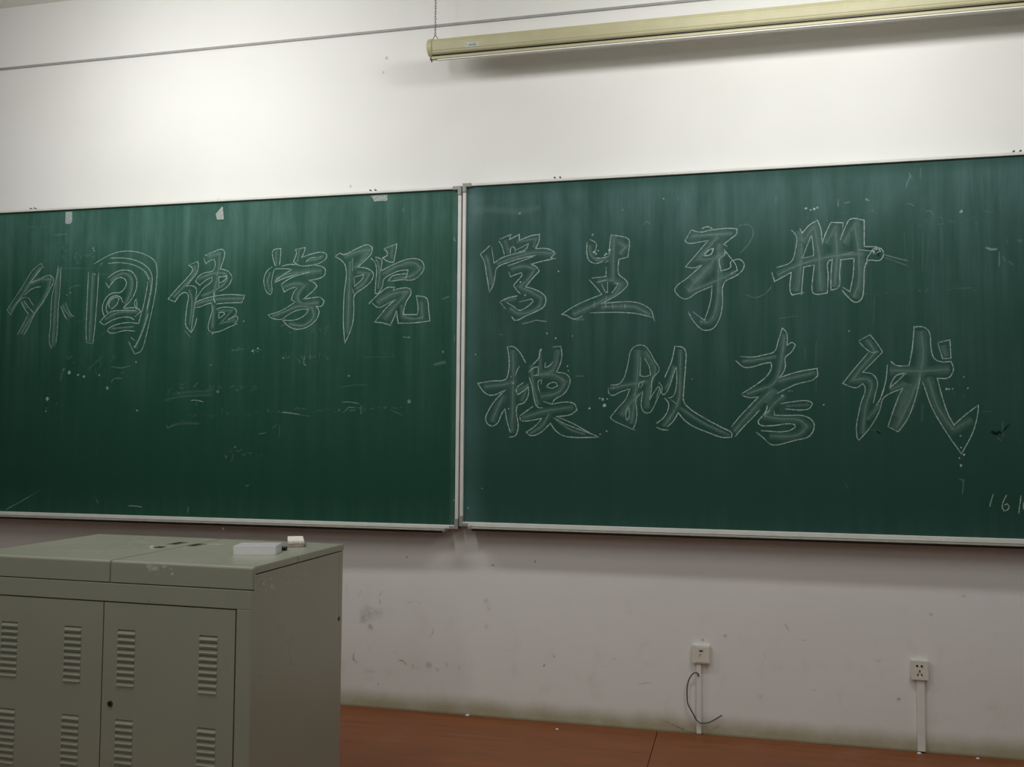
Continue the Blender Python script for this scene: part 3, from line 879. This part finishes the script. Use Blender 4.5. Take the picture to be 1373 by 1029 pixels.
A1, A2, A3, A4 = (0, 440, 3.956), (200, 440, 3.269), (1050, 200, 4.251), (0, 260, 4.29)
leftovers(boardL, locL, [
    (A1, .55, 2.2, [(30, 965), (90, 932), (165, 890)]), (A1, .25, 3, [(165, 890), (215, 860)]), (A1, .6, 2.4, [(508, 902), (520, 932)]),
    (A1, .9, 2.2, [(680, 944), (720, 945), (755, 951)]), (A1, .4, 3, [(1000, 950), (995, 985)]), (A1, .85, 2, [(1010, 384), (1045, 384), (1080, 393)]),
    (A1, .35, 3, [(1040, 395), (1048, 410)]), (A1, .11, 6, [(870, 385), (960, 365), (1130, 355)]), (A1, .10, 6, [(910, 352), (1000, 340), (1130, 335)]),
    (A1, .5, 2, [(885, 515), (890, 530), (905, 525), (920, 515)]), (A1, .13, 6, [(900, 520), (980, 505), (1060, 508)]),
    (A1, .13, 4, [(470, 220), (500, 190), (545, 150)]), (A1, .28, 3, [(590, 205), (640, 212), (695, 200)]), (A1, .28, 3, [(590, 290), (605, 270), (650, 268)]),
    (A1, .25, 5, [(360, 165), (385, 150)]), (A1, .25, 5, [(320, 280), (335, 215)]), (A1, .35, 2, [(640, 240), (660, 235)]),
    (A2, .8, 2, [(580, 370), (620, 373), (660, 380)]), (A2, .3, 2, [(660, 380), (705, 388)]), (A2, .55, 2, [(845, 325), (880, 325), (922, 332)]), (A2, .6, 2.4, [(930, 340), (928, 378)]),
    (A2, .4, 2.4, [(862, 365), (872, 350), (905, 350)]), (A2, .6, 2.4, [(480, 464), (512, 461)]), (A2, .35, 2.4, [(572, 425), (570, 480)]), (A2, .35, 2, [(540, 440), (560, 425)]),
    (A2, .4, 2.4, [(330, 555), (338, 570), (346, 556)]), (A2, .4, 2, [(370, 552), (361, 585)]), (A2, .4, 2, [(420, 690), (432, 694), (438, 685)]),
    (A2, .7, 2.4, [(455, 92), (460, 115)]), (A2, .6, 2, [(682, 120), (680, 160), (690, 165)]), (A2, .6, 3.2, [(1112, 40), (1142, 42)]), (A2, .45, 7, [(1250, 160), (1300, 150)]),
    (A2, .3, 3, [(1060, 360), (1110, 382)]), (A2, .14, 2, [(830, 262), (900, 250), (960, 250)]), (A2, .2, 2, [(935, 128), (1060, 128)]),
    (A2, .8, 2, [(1340, 30), (1338, 60)]), (A2, .4, 2.4, [(170, 785), (168, 810)]),
    ((400, 300, 5.1435), .5, 3, [(990, 522), (1040, 502)]), ((400, 300, 5.1435), .7, 2, [(1078, 92), (1075, 112), (1090, 120)]), ((400, 300, 5.1435), .6, 2, [(1090, 350), (1095, 385)]),
    (A4, .22, 2, [(310, 238), (345, 240), (382, 228), (384, 290)]), (A4, .2, 2, [(150, 190), (300, 190)]), (A4, .2, 2, [(180, 255), (205, 245)]),
    ((460, 230, 3.814), .8, 2, [(308, 185), (309, 208)]),
    ((0, 300, 5.1435), .35, 1.6, [(425, 308), (620, 308)]), ((0, 300, 5.1435), .3, 2, [(455, 90), (460, 135)]), ((0, 300, 5.1435), .3, 2, [(375, 72), (455, 72)]),
    ((0, 300, 5.1435), .3, 1.6, [(690, 350), (790, 348)]), ((0, 300, 5.1435), .3, 1.6, [(445, 385), (475, 388)]), ((0, 300, 5.1435), .25, 2, [(470, 450), (530, 428), (560, 428)]),
    ((0, 300, 5.1435), .25, 2, [(680, 780), (760, 725)]), ((0, 300, 5.1435), .2, 2.4, [(520, 690), (590, 650)]),
], [(A1, 367, 238, 3.0, .95), (A1, 415, 249, 2.0, .8), (A1, 445, 258, 2.4, .8), (A1, 527, 250, 1.6, .8), (A1, 569, 319, 2.6, .7), (A1, 251, 377, 3.0, .95), (A1, 244, 441, 1.6, .7),
    (A1, 247, 425, 1.0, .6), (A1, 727, 438, 2.0, .6), (A1, 722, 182, 2.0, .5), (A1, 1155, 338, 2.4, .4), (A1, 340, 218, 2, .5), (A1, 300, 400, 1.2, .4),
    (A2, 1140, 322, 3.2, .55), (A2, 588, 131, 1.6, .6), (A2, 875, 210, 1.8, .5), (A2, 477, 90, 1.6, .7), (A2, 270, 162, 1.6, .4), (A2, 1288, 105, 1.6, .5), (A2, 377, 522, 1.4, .5), (A2, 1338, 755, 1.6, .7)],
    11, [(225, 522, 345, 520, 9, 30, .28), (380, 480, 440, 478, 9, 18, .25), (300, 470, 345, 468, 5, 10, .3), (345, 552, 540, 548, 5, 34, .30), (240, 560, 330, 552, 7, 16, .2), (75, 335, 125, 348, 9, 14, .3),
         (375, 440, 440, 445, 9, 16, .25), (500, 470, 600, 500, 12, 12, .12), (60, 480, 180, 500, 20, 14, .16), (310, 605, 350, 612, 5, 8, .3)])
leftovers(boardR, locR, [
    (A3, .45, 2.2, [(715, 135), (725, 150), (712, 180), (700, 222)]), (A3, .4, 2, [(730, 150), (735, 175)]), (A3, .3, 2.4, [(785, 105), (784, 165)]), (A3, .45, 2.2, [(316, 282), (312, 330)]),
    (A3, .4, 2.2, [(350, 310), (382, 302)]), (A3, .3, 2, [(700, 318), (725, 312), (745, 328)]), (A3, .3, 2, [(810, 360), (835, 352), (858, 372)]), (A3, .3, 2, [(1145, 352), (1200, 365)]),
    (A3, .6, 4, [(1155, 560), (1185, 572), (1222, 570)]), (A3, .6, 2.6, [(1232, 585), (1232, 670)]), (A3, .25, 3, [(1250, 610), (1270, 645)]), (A3, .3, 5, [(1335, 520), (1362, 525)]), (A3, .3, 2.4, [(1278, 510), (1272, 540)]),
    (A3, .22, 2.4, [(795, 480), (795, 700)]), (A3, .14, 3, [(830, 500), (815, 700)]), (A3, .12, 4, [(900, 440), (905, 620)]), (A3, .1, 4, [(690, 470), (700, 640)]), (A3, .14, 3, [(520, 830), (515, 1000)]),
    (A3, .11, 3, [(735, 420), (740, 640)]), (A3, .1, 3, [(860, 640), (850, 800)]), (A3, .2, 2.4, [(980, 795), (1075, 792)]), (A3, .3, 5, [(1285, 640), (1310, 660)]),
    (K8, .35, 3, [(760, 545), (790, 575)]), (K8, .3, 3, [(795, 480), (798, 560)]), (K8, .25, 2, [(170, 520), (215, 525)]), (K8, .25, 2, [(700, 430), (745, 435)]),
    (K8, .2, 3, [(415, 400), (412, 480)]),
    ((620, 220, 3.12), .4, 2.2, [(902, 140), (904, 158)]), ((620, 220, 3.12), .4, 2, [(1312, 135), (1312, 160)]), ((620, 220, 3.12), .3, 2, [(750, 260), (770, 240), (790, 255)]),
    ((620, 220, 3.12), .12, 14, [(40, 200), (110, 190), (230, 200), (330, 180)]),
], [(A3, 1015, 356, 2.0, .9), (A3, 475, 288, 1.8, .6), (A3, 488, 293, 1.4, .5), (A3, 130, 338, 2, .5), ((620, 220, 3.12), 240, 208, 1.8, .7), ((620, 220, 3.12), 670, 192, 1.2, .8), ((620, 220, 3.12), 545, 297, 1.6, .6), ((620, 220, 3.12), 842, 146, 1.6, .6),
    ((560, 640, 10.29), 895, 155, 1.4, .5), ((560, 640, 10.29), 700, 430, 2.0, .35), ((560, 640, 10.29), 500, 320, 1.2, .6)],
    23, [(1090, 395, 1330, 385, 6, 26, .18), (1230, 300, 1365, 290, 6, 18, .15), (1140, 470, 1330, 540, 20, 20, .10), (1030, 300, 1180, 280, 8, 16, .16)])
# worn dark spots of the enamel
wr = Film()
for k, pts, wd, pk in ((K8, [(742, 526), (765, 540), (785, 528)], 5.5, .95), (K8, [(755, 535), (772, 555)], 4, .9), (K8, [(788, 540), (808, 515), (830, 493)], 3.2, .8), (K8, [(795, 545), (803, 565)], 3, .35),
                       (K8, [(195, 522), (215, 540)], 3.4, .75), (K8, [(145, 480), (160, 490)], 3.4, .6), (K5, [(1085, 262), (1120, 258), (1165, 250)], 2.4, .6), (K5, [(1095, 300), (1098, 345)], 2.6, .8),
                       (K5, [(1125, 285), (1140, 270), (1165, 275), (1160, 300)], 3.0, .85), ((620, 220, 3.12), [(124, 124), (127, 127)], 3.2, .7)):
    wr.stroke([locR(k[0] + x / k[2], k[1] + y / k[2]) for x, y in pts], wd * PXM, pk, -0.0004, 0.8)
wr.build('worn_spots', M['wear'], boardR)['kind'] = 'stuff'


# ---- scraps of paper tape stuck to the left board
def scrap(pxs, label):
    pts = [locL(*p) for p in pxs]
    cx = sum(p[0] for p in pts) / len(pts)
    cz = sum(p[1] for p in pts) / len(pts)
    bm = bmesh.new()
    ring = []
    for i, p in enumerate(pts):
        q = pts[(i + 1) % len(pts)]
        for s in (0, .33, .66):
            jx, jz = (random.uniform(-.0015, .0015) for _ in 'ab') if s else (0, 0)
            ring.append((p[0] + (q[0] - p[0]) * s - cx + jx, p[1] + (q[1] - p[1]) * s - cz + jz))
    a = [bm.verts.new((x, -0.0012 - 0.002 * max(0, -z * 20), z)) for x, z in ring]
    b = [bm.verts.new((x, 0.0, z)) for x, z in ring]
    bm.faces.new(a)
    bm.faces.new(b[::-1])
    for i in range(len(a)):
        j = (i + 1) % len(a)
        bm.faces.new((a[i], b[i], b[j], a[j]))
    ux = np.array([math.cos(BL_A), math.sin(BL_A), 0])
    P = np.array(BL_O) + ux * cx + np.array([0, -0.0003, cz])
    o = obj('tape_scrap', bm, M['tape'], None, tuple(P), (0, 0, BL_A))
    tag(o, label, 'tape', 'tape scraps on the chalkboard')


scrap([(88, 284.5), (97, 284), (97, 297), (95, 300.5), (88, 300)], 'narrow strip of old tape under the top rail at the left end')
scrap([(297.5, 277.5), (299, 277.5), (300.5, 294.5), (291.5, 294.5), (289.5, 287)], 'torn tape scrap with a slanted top, near the middle of the left board')
scrap([(497, 263), (519.5, 261.5), (519.5, 269.5), (501.5, 270.5), (500, 266)], 'wide pale tape scrap under the clip of the left board')

# ------------------------------------------------------------------ projection screen, rolled up, hanging on chains
SY, SZ = -0.19, 2.880
SX0, SX1 = -1.296, 1.42
scr = tag(empty('projection_screen', (SX0, SY, SZ)), 'cream rolled-up projection screen hanging in its long case above the boards', 'screen')
L = SX1 - SX0
prof = []
R = 0.0375
prof = [(.036, .010), (.023, .029), (0, .0375), (-.023, .030), (-.037, .006), (-.0285, -.0245), (-.0195, -.0362), (.014, -.0365), (.033, -.016)]
bm = bmesh.new()
add_prism(bm, prof, 0, L)
bmesh.ops.bevel(bm, geom=[e for e in bm.edges if abs(e.verts[0].co.x - e.verts[1].co.x) > 1], offset=0.004, segments=2, affect='EDGES')
obj('case', bm, M['cream'], scr)
for x, s in ((0, -1), (L, 1)):
    bm = bmesh.new()
    for r, a, b in ((0.0385, 0.006, 0.0), (0.0385, 0.0, -.007), (0.034, -.007, -.013)):
        pass
    rings = []
    for r, dx in ((0.0388, -0.008), (0.0392, 0.0), (0.0388, 0.009), (0.035, 0.014), (0.022, 0.017)):
        rings.append([bm.verts.new((x + s * dx, r * math.cos(k * math.pi / 12), r * math.sin(k * math.pi / 12))) for k in range(24)])
    for a, b in zip(rings, rings[1:]):
        for k in range(24):
            bm.faces.new((a[k], a[(k + 1) % 24], b[(k + 1) % 24], b[k]))
    bm.faces.new(rings[0])
    bm.faces.new(rings[-1])
    obj('end_cap', bm, M['cream'], scr)
box('fabric_slot', (0.006, L - .006, -0.0165, 0.006, -0.0388, -0.0350), M['black'], scr)
bm = bmesh.new()
add_prism(bm, [(-0.013, -.041), (-0.015, -.046), (-0.014, -.052), (-.008, -.0545), (0.000, -.0545), (.004, -.049), (.003, -.043), (-.003, -.040)], 0.004, L - .004)
bar = obj('weight_bar', bm, M['cream'], scr)
box('fabric_hem', (0.03, L - .03, -0.012, -0.001, -0.0585, -0.0545), M['white'], bar)
bm = bmesh.new()
add_cyl(bm, (0.002, -.008, -.056), (0, 0, 1), 0.0032, 0.014, 10)
add_cyl(bm, (0.001, -.008, -.050), (1, 0, 0), 0.0045, 0.012, 10)
obj('bar_plug', bm, M['dark'], bar)
# maker's sticker, its print too small to read: an emblem and a short blue word
u0, v0 = on_wall(625.8, 62, SY)
u1, _ = on_wall(644.5, 60, SY)
a0, a1 = u0 - SX0, u1 - SX0
ang = math.radians(187)
FA, FB = np.array([-.037, .006]), np.array([-.0285, -.0245])     # the case's front facet
FN = np.array([-(FA - FB)[1], (FA - FB)[0]]) / np.linalg.norm(FA - FB)
FN = -FN if FN[0] > 0 else FN


def facet(name, x0, x1, t0, t1, h, mat, par):
    bm = bmesh.new()
    p, q = FA + (FB - FA) * t0, FA + (FB - FA) * t1
    add_prism(bm, [tuple(p + FN * h), tuple(q + FN * h), tuple(q - FN * .001), tuple(p - FN * .001)], x0, x1)
    return obj(name, bm, mat, par)


st = facet('sticker', a0, a1, .22, .86, .0006, M['label'], scr)
facet('sticker_emblem', a0 + .004, a0 + .008, .32, .62, .0009, M['red'], st)
bm = bmesh.new()
for i in range(6):
    x = a0 + .019 + i * .0058
    k = (.24, .17, .21, .16, .26, .15)[i]
    p, q = FA + (FB - FA) * (.72 - k), FA + (FB - FA) * .72
    add_prism(bm, [tuple(p + FN * .0009), tuple(q + FN * .0009), tuple(q), tuple(p)], x, x + .0042)
obj('sticker_word', bm, M['blue'], st)


def torus_link():
    bm = bmesh.new()
    n, m, rr = 10, 5, 0.0013
    rings = []
    for i in range(n):
        t = 2 * math.pi * i / n
        cz = 0.0050 * math.sin(t) + (0.0024 if math.sin(t) > 0 else -0.0024)
        cx = 0.0032 * math.cos(t)
        nx, nz = math.cos(t), math.sin(t)
        rings.append([bm.verts.new((cx + rr * math.cos(k * 2 * math.pi / m) * nx, rr * math.sin(k * 2 * math.pi / m), cz + rr * math.cos(k * 2 * math.pi / m) * nz)) for k in range(m)])
    for i in range(n):
        a, b = rings[i], rings[(i + 1) % n]
        for k in range(m):
            bm.faces.new((a[k], a[(k + 1) % m], b[(k + 1) % m], b[k]))
    return bm


link0 = None
for cx in (0.014, L - 0.12):
    bm = bmesh.new()
    zt = R + 0.019
    add_tube(bm, [(cx - .010, 0, R - .003), (cx - .009, 0, R + .004), (cx - .002, 0, zt), (cx + .002, 0, zt), (cx + .011, 0, R + .004), (cx + .012, 0, R - .003)], 0.0018)
    hook = obj('chain', bm, M['steel'], scr)
    z = zt + .0045
    i = 0
    while z + SZ < RZ - .002:
        if link0 is None:
            link0 = obj('chain_link', torus_link(), M['steel'], hook, (cx, 0, z), (0, 0, 0), smooth=True)
        else:
            k = copy_part(link0, hook, (cx, 0, z))
            k.rotation_euler = (0, 0.12 * (i % 3 - 1), (math.pi / 2 if i % 2 else 0) + 0.5)
        z += 0.0120
        i += 1

# ------------------------------------------------------------------ the steel multimedia cabinet
CA = math.radians(-1.3)
CW, CD, CH_ = 0.945, 0.572, 0.85
cab = tag(empty('cabinet', (-1.299, -1.641, 0.0), CA), 'grey-green steel multimedia cabinet with louvred double doors before the left board', 'cabinet')
bm = bmesh.new()
add_box(bm, -CW + .003, -.003, .020, CD - .02, 0.0, .784)                     # carcass
add_box(bm, -CW + .012, -.012, .012, CD - .03, .780, .829)                    # neck under the lids
add_box(bm, -CW, 0, 0, .022, .7345, .7862, bevel=.0015, seg=1)                # top rail
add_box(bm, -.0458, 0, 0, .022, 0, .7345, bevel=.0015, seg=1)                 # right stile
add_box(bm, -CW, -.8935, 0, .022, 0, .7345, bevel=.0015, seg=1)               # left stile
add_box(bm, -.8935, -.0458, 0, .022, 0, .055, bevel=.0015, seg=1)             # bottom rail
obj('body', bm, M['paint'], cab)
for x0, x1 in ((-.004, .0015), (-CW - .0015, -CW + .004)):
    bm = bmesh.new()
    add_box(bm, x0, x1, .001, .540, 0, .786)
    add_box(bm, x0, x1, .012, .540, .786, .8275)
    add_box(bm, x0, x1, .540, .543, 0, .612)
    obj('side_panel', bm, M['paint'], cab)
bm = bmesh.new()
add_box(bm, -CW - .0012, .0012, .5425, CD, 0, .8285, bevel=.0015, seg=1)
bk = obj('back_panel', bm, M['paint'], cab)
box('latch_hole', (.0005, .003, .541, .553, .604, .616), M['black'], bk)


def lid(x0, x1):
    bm = bmesh.new()
    prof = [(0.0, .7895), (0.0, .8435), (.0010, .8465), (.0035, .8490), (.0065, .85), (CD + .002, .85), (CD + .002, .8315), (.011, .8315), (.011, .7895)]
    add_prism(bm, prof, x0, x1)
    bmesh.ops.recalc_face_normals(bm, faces=bm.faces)
    ends = [e for e in bm.edges if abs(e.verts[0].co.x - e.verts[1].co.x) < 1e-6 and (e.verts[0].co.z > .84 or e.verts[1].co.z > .84 or max(e.verts[0].co.y, e.verts[1].co.y) < .001)]
    bmesh.ops.bevel(bm, geom=ends, offset=.0022, segments=2, affect='EDGES')
    return obj('lid', bm, M['paint'], cab)


LS = -.4515
lidL = lid(-CW - .003, LS - .0010)
lidR = lid(LS + .0010, .004)
# recessed finger slots either side of the joint, and a small lock
def slot(par, x0, x1, y0, y1):
    bm = bmesh.new()
    add_box(bm, x0, x1, y0, y1, .8497, .8512)
    obj('finger_slot', bm, M['black'], par)
    bm = bmesh.new()
    for a, b, c, d in ((x0 - .003, x0, y0 - .003, y1 + .003), (x1, x1 + .003, y0 - .003, y1 + .003), (x0, x1, y1, y1 + .003), (x0, x1, y0 - .003, y0)):
        add_box(bm, a, b, c, d, .8497, .8522)
    obj('slot_rim', bm, M['paint'], par)


slot(lidL, -.527, -.497, .372, .440)
slot(lidR, -.446, -.416, .352, .420)
bm = bmesh.new()
add_cyl(bm, (-.5245, .288, .8525), (0, 0, 1), .0075, .006, 14)
obj('lock_button', bm, M['alu'], lidL, smooth=False)
box('lock_plate', (-.520, -.494, .290, .318, .8498, .8515), M['black'], lidL, bevel=.0005)

# doors with pressed louvres
COLS = {'l': ((-.817, -.760), (-.598, -.541)), 'r': ((-.4195, -.3635), (-.158, -.102))}
ROWS = [.6455 - .018 * i for i in range(9)] + [.3955 - .018 * i for i in range(9)]
LH = .0125


def door(x0, x1, cols):
    z0, z1, y0, y1 = .0575, .7315, .0, .004
    xb = sorted({x0, x1, *[v for c in cols for v in c]})
    zb = sorted({z0, z1, *[v for r in ROWS for v in (r, r + LH)]})
    bm = bmesh.new()
    holes = {(round(c[0], 5), round(r, 5)) for c in cols for r in ROWS}

    def is_hole(i, j):
        return (round(xb[i], 5), round(zb[j], 5)) in holes
    vf = {}
    for k, y in ((0, y0), (1, y1)):
        for i, x in enumerate(xb):
            for j, z in enumerate(zb):
                vf[k, i, j] = bm.verts.new((x, y, z))
    nx, nz = len(xb) - 1, len(zb) - 1
    solid = lambda i, j: 0 <= i < nx and 0 <= j < nz and not is_hole(i, j)
    for i in range(nx):
        for j in range(nz):
            if not solid(i, j):
                continue
            bm.faces.new((vf[0, i, j], vf[0, i + 1, j], vf[0, i + 1, j + 1], vf[0, i, j + 1]))
            bm.faces.new((vf[1, i, j], vf[1, i, j + 1], vf[1, i + 1, j + 1], vf[1, i + 1, j]))
            for di, dj, a, b in ((-1, 0, (i, j), (i, j + 1)), (1, 0, (i + 1, j), (i + 1, j + 1)), (0, -1, (i, j), (i + 1, j)), (0, 1, (i, j + 1), (i + 1, j + 1))):
                if not solid(i + di, j + dj):
                    bm.faces.new((vf[0, a[0], a[1]], vf[0, b[0], b[1]], vf[1, b[0], b[1]], vf[1, a[0], a[1]]))
    # folded edges
    add_box(bm, x0, x0 + .0015, y1, .018, z0, z1)
    add_box(bm, x1 - .0015, x1, y1, .018, z0, z1)
    return obj('door', bm, M['paint'], cab)


louvre_mesh = None
for side, x0, x1 in (('l', -.8905, -.4705), ('r', -.4670, -.0490)):
    d = door(x0, x1, COLS[side])
    for c in COLS[side]:
        for r in ROWS:
            if louvre_mesh is None:
                bm = bmesh.new()
                wdt = c[1] - c[0]
                # pressed tongue: deep at its upper edge, flush at its lower edge
                prof = [(-.0036, 0.0), (-.0036, .0012), (.0035, .0090), (.0060, LH - .0008), (.0095, LH - .0008), (.0095, 0.0)]
                add_prism(bm, prof, 0, .0565)
                lv = obj('louvre', bm, M['paint'], d, (c[0], 0, r))
                louvre_mesh = lv
            else:
                copy_part(louvre_mesh, d, (c[0], 0, r))
    if side == 'r':
        bm = bmesh.new()
        add_cyl(bm, (-.4382, -.0005, .4494), (0, 1, 0), .0085, .005, 20)
        obj('lock', bm, M['dark'], d)
        bm = bmesh.new()
        add_cyl(bm, (-.4382, -.0030, .4494), (0, 1, 0), .0058, .002, 16)
        obj('lock_barrel', bm, M['black'], d)

# knocks in the paint: front lip and right side
ca, sa = math.cos(CA), math.sin(CA)
UX, UY, CO = np.array([ca, sa, 0]), np.array([-sa, ca, 0]), np.array([-1.299, -1.641, 0])


def cab_front(px, py):
    q = hit(px, py, CO, UY) - CO
    return float(np.dot(q, UX)), float(q[2])


def cab_side(px, py):
    q = hit(px, py, CO + UX * .0018, UX) - CO
    return float(np.dot(q, UY)), float(q[2])


cf = Film()
for x, y, r, pk in ((435, 515, .008, .8), (455, 505, .006, .8), (470, 545, .007, .8), (505, 535, .009, .9), (515, 545, .005, .9), (440, 560, .005, .6), (600, 510, .007, .7), (590, 522, .004, .7), (680, 550, .006, .45), (695, 598, .005, .9), (1280, 80, .003, .4)):
    cf.dot(cab_front(150 + x / 8.575, 700 + y / 8.575), r, pk, -0.0006, 1.3)
cf.build('paint_chips', M['chip'], cab)['kind'] = 'stuff'
cs = Film()
for x, y, r, pk in ((445, 700, .010, .9), (460, 672, .006, .8), (430, 715, .006, .8), (550, 745, .009, .9), (572, 768, .006, .6), (540, 655, .005, .4), (918, 625, .010, .5), (895, 700, .009, .45), (905, 645, .006, .4), (760, 610, .012, .25), (820, 650, .010, .2), (655, 830, .008, .25), (480, 770, .005, .3)):
    u, z = cab_side(300 + x / 8.575, 700 + y / 8.575)
    cs.dot((u, z), r, pk, -0.0008, 1.6)
cs.build('paint_chips', M['chip'], cab, (.0015, 0, 0), (0, 0, math.pi / 2))['kind'] = 'stuff'
ck = Film()
for pts, wd, pk in (([(425, 870), (425, 935)], .005, .6), ([(1168, 875), (1166, 890)], .006, .6), ([(1155, 925), (1158, 940)], .006, .6)):
    ck.stroke([cab_front(150 + x / 8.575, 700 + y / 8.575) for x, y in pts], wd, pk, -.0006)
ck.build('rail_marks', M['scuff'], cab)['kind'] = 'stuff'
# faint pale patches on the lids
for par, x, y, a, b, pk in ((lidL, -.62, .40, .10, .03, .10), (lidL, -.70, .16, .13, .02, .10), (lidR, -.385, .43, .035, .02, .5), (lidL, -.60, .20, .08, .015, .08)):
    q = Film()
    q.dot((0, 0), b, pk, 0.0, a / b)
    # lies flat on the lid
    o = q.build('pale_patch', M['chip'], par, (x, y, .8507), (math.radians(-90), 0, 0))


# ------------------------------------------------------------------ things on the cabinet
def on_cab(x, y, z=.8502):
    p = CO + UX * x + UY * y
    return (float(p[0]), float(p[1]), z)


# clear plastic box (thin walls, open underneath)
pb = tag(empty('plastic_box', on_cab(-.190, .217), CA + math.radians(17)), 'flat milky clear plastic box on the cabinet top', 'box')
W_, D_, H_, T_ = .124, .092, .024, .002
bm = bmesh.new()
add_box(bm, 0, W_, 0, T_, 0, H_)
add_box(bm, 0, W_, D_ - T_, D_, 0, H_)
add_box(bm, 0, T_, T_, D_ - T_, 0, H_)
add_box(bm, W_ - T_, W_, T_, D_ - T_, 0, H_)
obj('wall', bm, M['clear'], pb)
box('top', (0, W_, 0, D_, H_, H_ + .002), M['clear'], pb, bevel=.0008)
# white strips at both front corners: the clear edges' highlight put in as colour
bm = bmesh.new()
add_box(bm, -.001, .004, -.0015, .004, 0, H_ + .001, bevel=.001)
add_box(bm, W_ - .004, W_ + .001, -.0015, .004, 0, H_ + .001, bevel=.001)
obj('edge_highlight', bm, M['white'], pb)

er = tag(empty('chalk_eraser', on_cab(-.122, .428), CA + math.radians(29)), 'small chalk eraser with white felt on top, near the cabinet rear corner', 'eraser')
box('back', (0, .048, 0, .132, 0, .010), M['wood'], er, bevel=.002)
box('felt', (-.002, .050, -.002, .134, .010, .022), M['felt'], er, bevel=.005)

pn = tag(empty('marker_pen', on_cab(-.165, .352, .8502), CA + math.radians(6)), 'black pen lying between the clear box and the eraser', 'pen')
bm = bmesh.new()
add_cyl(bm, (.02, 0, .0065), (1, 0, 0), .0062, .055, 12)
obj('barrel', bm, M['black'], pn)
bm = bmesh.new()
add_cyl(bm, (.060, 0, .0068), (1, 0, 0), .0066, .028, 12)
obj('pen_cap', bm, M['black'], pn)


# ------------------------------------------------------------------ sockets, trunking, loose cable
def socket_base(x0, x1, z0, z1, label, deep):
    t = tag(empty('wall_socket', ((x0 + x1) / 2, 0, z0)), label, 'socket')
    wd, h = x1 - x0, z1 - z0
    box('back_box', (-wd / 2 + .001, wd / 2 - .001, -deep + .008, 0, .001, h - .001), M['plate'], t, bevel=.002)
    p = box('faceplate', (-wd / 2, wd / 2, -deep, -deep + .008, 0, h), M['plate'], t, bevel=.0025)
    return t, p, wd, h


t, p, wd, h = socket_base(-.2045, -.1325, .287, .3615, 'ivory data outlet with a small port, above the loose cable', .020)
box('insert', (-wd / 2 + .014, wd / 2 - .004, -.0225, -.0195, .006, h - .006), M['plate'], p, bevel=.001)
box('port', (-.008, .008, -.0232, -.022, h * .66, h * .66 + .007), M['cable'], p)
bm = bmesh.new()
add_box(bm, -.008, -.005, -.0230, -.022, h * .38, h * .38 + .012)
add_box(bm, -.005, .003, -.0230, -.022, h * .38 + .009, h * .38 + .012)
obj('port_mark', bm, M['strip'], p)

t, p, wd, h = socket_base(.6305, .6935, .278, .3535, 'ivory five-hole power socket near the right edge of the photo', .022)
for dx, dz in ((-.010, .0545), (.0065, .0540)):
    bm = bmesh.new()
    add_cyl(bm, (dx, -.0222, dz), (0, 1, 0), .0042, .002, 12)
    obj('pin_hole', bm, M['black'], p)
for dx, dz, a in ((-.001, .0345, 0), (-.0075, .0215, .5), (.006, .0215, -.5)):
    bm = bmesh.new()
    add_box(bm, -.0022, .0022, -.0011, .001, -.0042, .0042)
    obj('pin_slot', bm, M['dark'], p, (dx, -.0222, dz), (0, a, 0))


def trunking(x0, x1, z0, z1, label):
    t = tag(empty('cable_trunking', ((x0 + x1) / 2, 0, z0)), label, 'trunking')
    wd = x1 - x0
    box('channel', (-wd / 2 + .001, wd / 2 - .001, -.008, 0, 0, z1 - z0), M['trunk'], t)
    box('cover', (-wd / 2, wd / 2, -.014, -.007, .004, z1 - z0), M['trunk'], t, bevel=.002)
    return t


trunking(-.188, -.1685, .0005, .2868, 'white cable trunking running up to the data outlet')
t = trunking(.6515, .6800, .0005, .2775, 'white cable trunking running up to the five-hole power socket')
box('open_end', (-.0125, .0125, -.0138, -.0005, -.0002, .006), M['black'], t)

pts3 = []
for (x, y), dep in zip([(936.8, 907), (936.3, 904.5), (934, 902.6), (930.5, 903), (926, 907.5), (923, 914), (921.3, 922), (921.2, 932), (922.3, 944), (925.5, 951), (929.5, 958), (933.5, 965.5), (937.5, 969), (942, 970.2), (950, 969.2), (959, 965), (968, 959.5)],
                       [.0135, .018, .022, .022, .02, .018, .018, .018, .018, .018, .018, .019, .022, .022, .02, .018, .02]):
    u, z = on_wall(x, y, -dep)
    pts3.append((u, z, dep))
sm = soften([(a, b) for a, b, c in pts3])
deps = np.interp(np.linspace(0, 1, len(sm)), np.linspace(0, 1, len(pts3)), [c for a, b, c in pts3])
o0 = (pts3[0][0], -pts3[0][2], pts3[0][1])
bm = bmesh.new()
add_tube(bm, [(p[0] - o0[0], -d - o0[1], p[1] - o0[2]) for p, d in zip(sm, deps)], .0026, 8)
o = obj('cable', bm, M['cable'], None, o0, smooth=True)
tag(o, 'thin dark cable looping out of the trunking under the data outlet', 'cable')


# ------------------------------------------------------------------ chalk crumbs on the platform
def crumb(px, py, r, label):
    d = ray(px, py)
    k = (0 - CAM[2]) / d[2]
    p = CAM + k * d
    bm = bmesh.new()
    bmesh.ops.create_icosphere(bm, subdivisions=1, radius=r)
    for v in bm.verts:
        v.co *= random.uniform(.75, 1.2)
        v.co.x *= 1.5
        v.co.z = max(v.co.z * .8, -r * .5)
    o = obj('chalk_crumb', bm, M['chalkbit'], None, (float(p[0]), min(float(p[1]), -.012), r * .5))
    tag(o, label, 'chalk', 'chalk crumbs on the platform')


crumb(1233, 1011.5, .006, 'white chalk crumb on the floor below the power socket trunking')
crumb(1311.5, 1018.5, .005, 'white chalk crumb on the floor right of the power socket trunking')
crumb(627, 960, .007, 'white chalk crumb at the wall foot below the joint of the boards')
crumb(747, 979, .005, 'pale chalk crumb at the wall foot between board joint and data outlet')
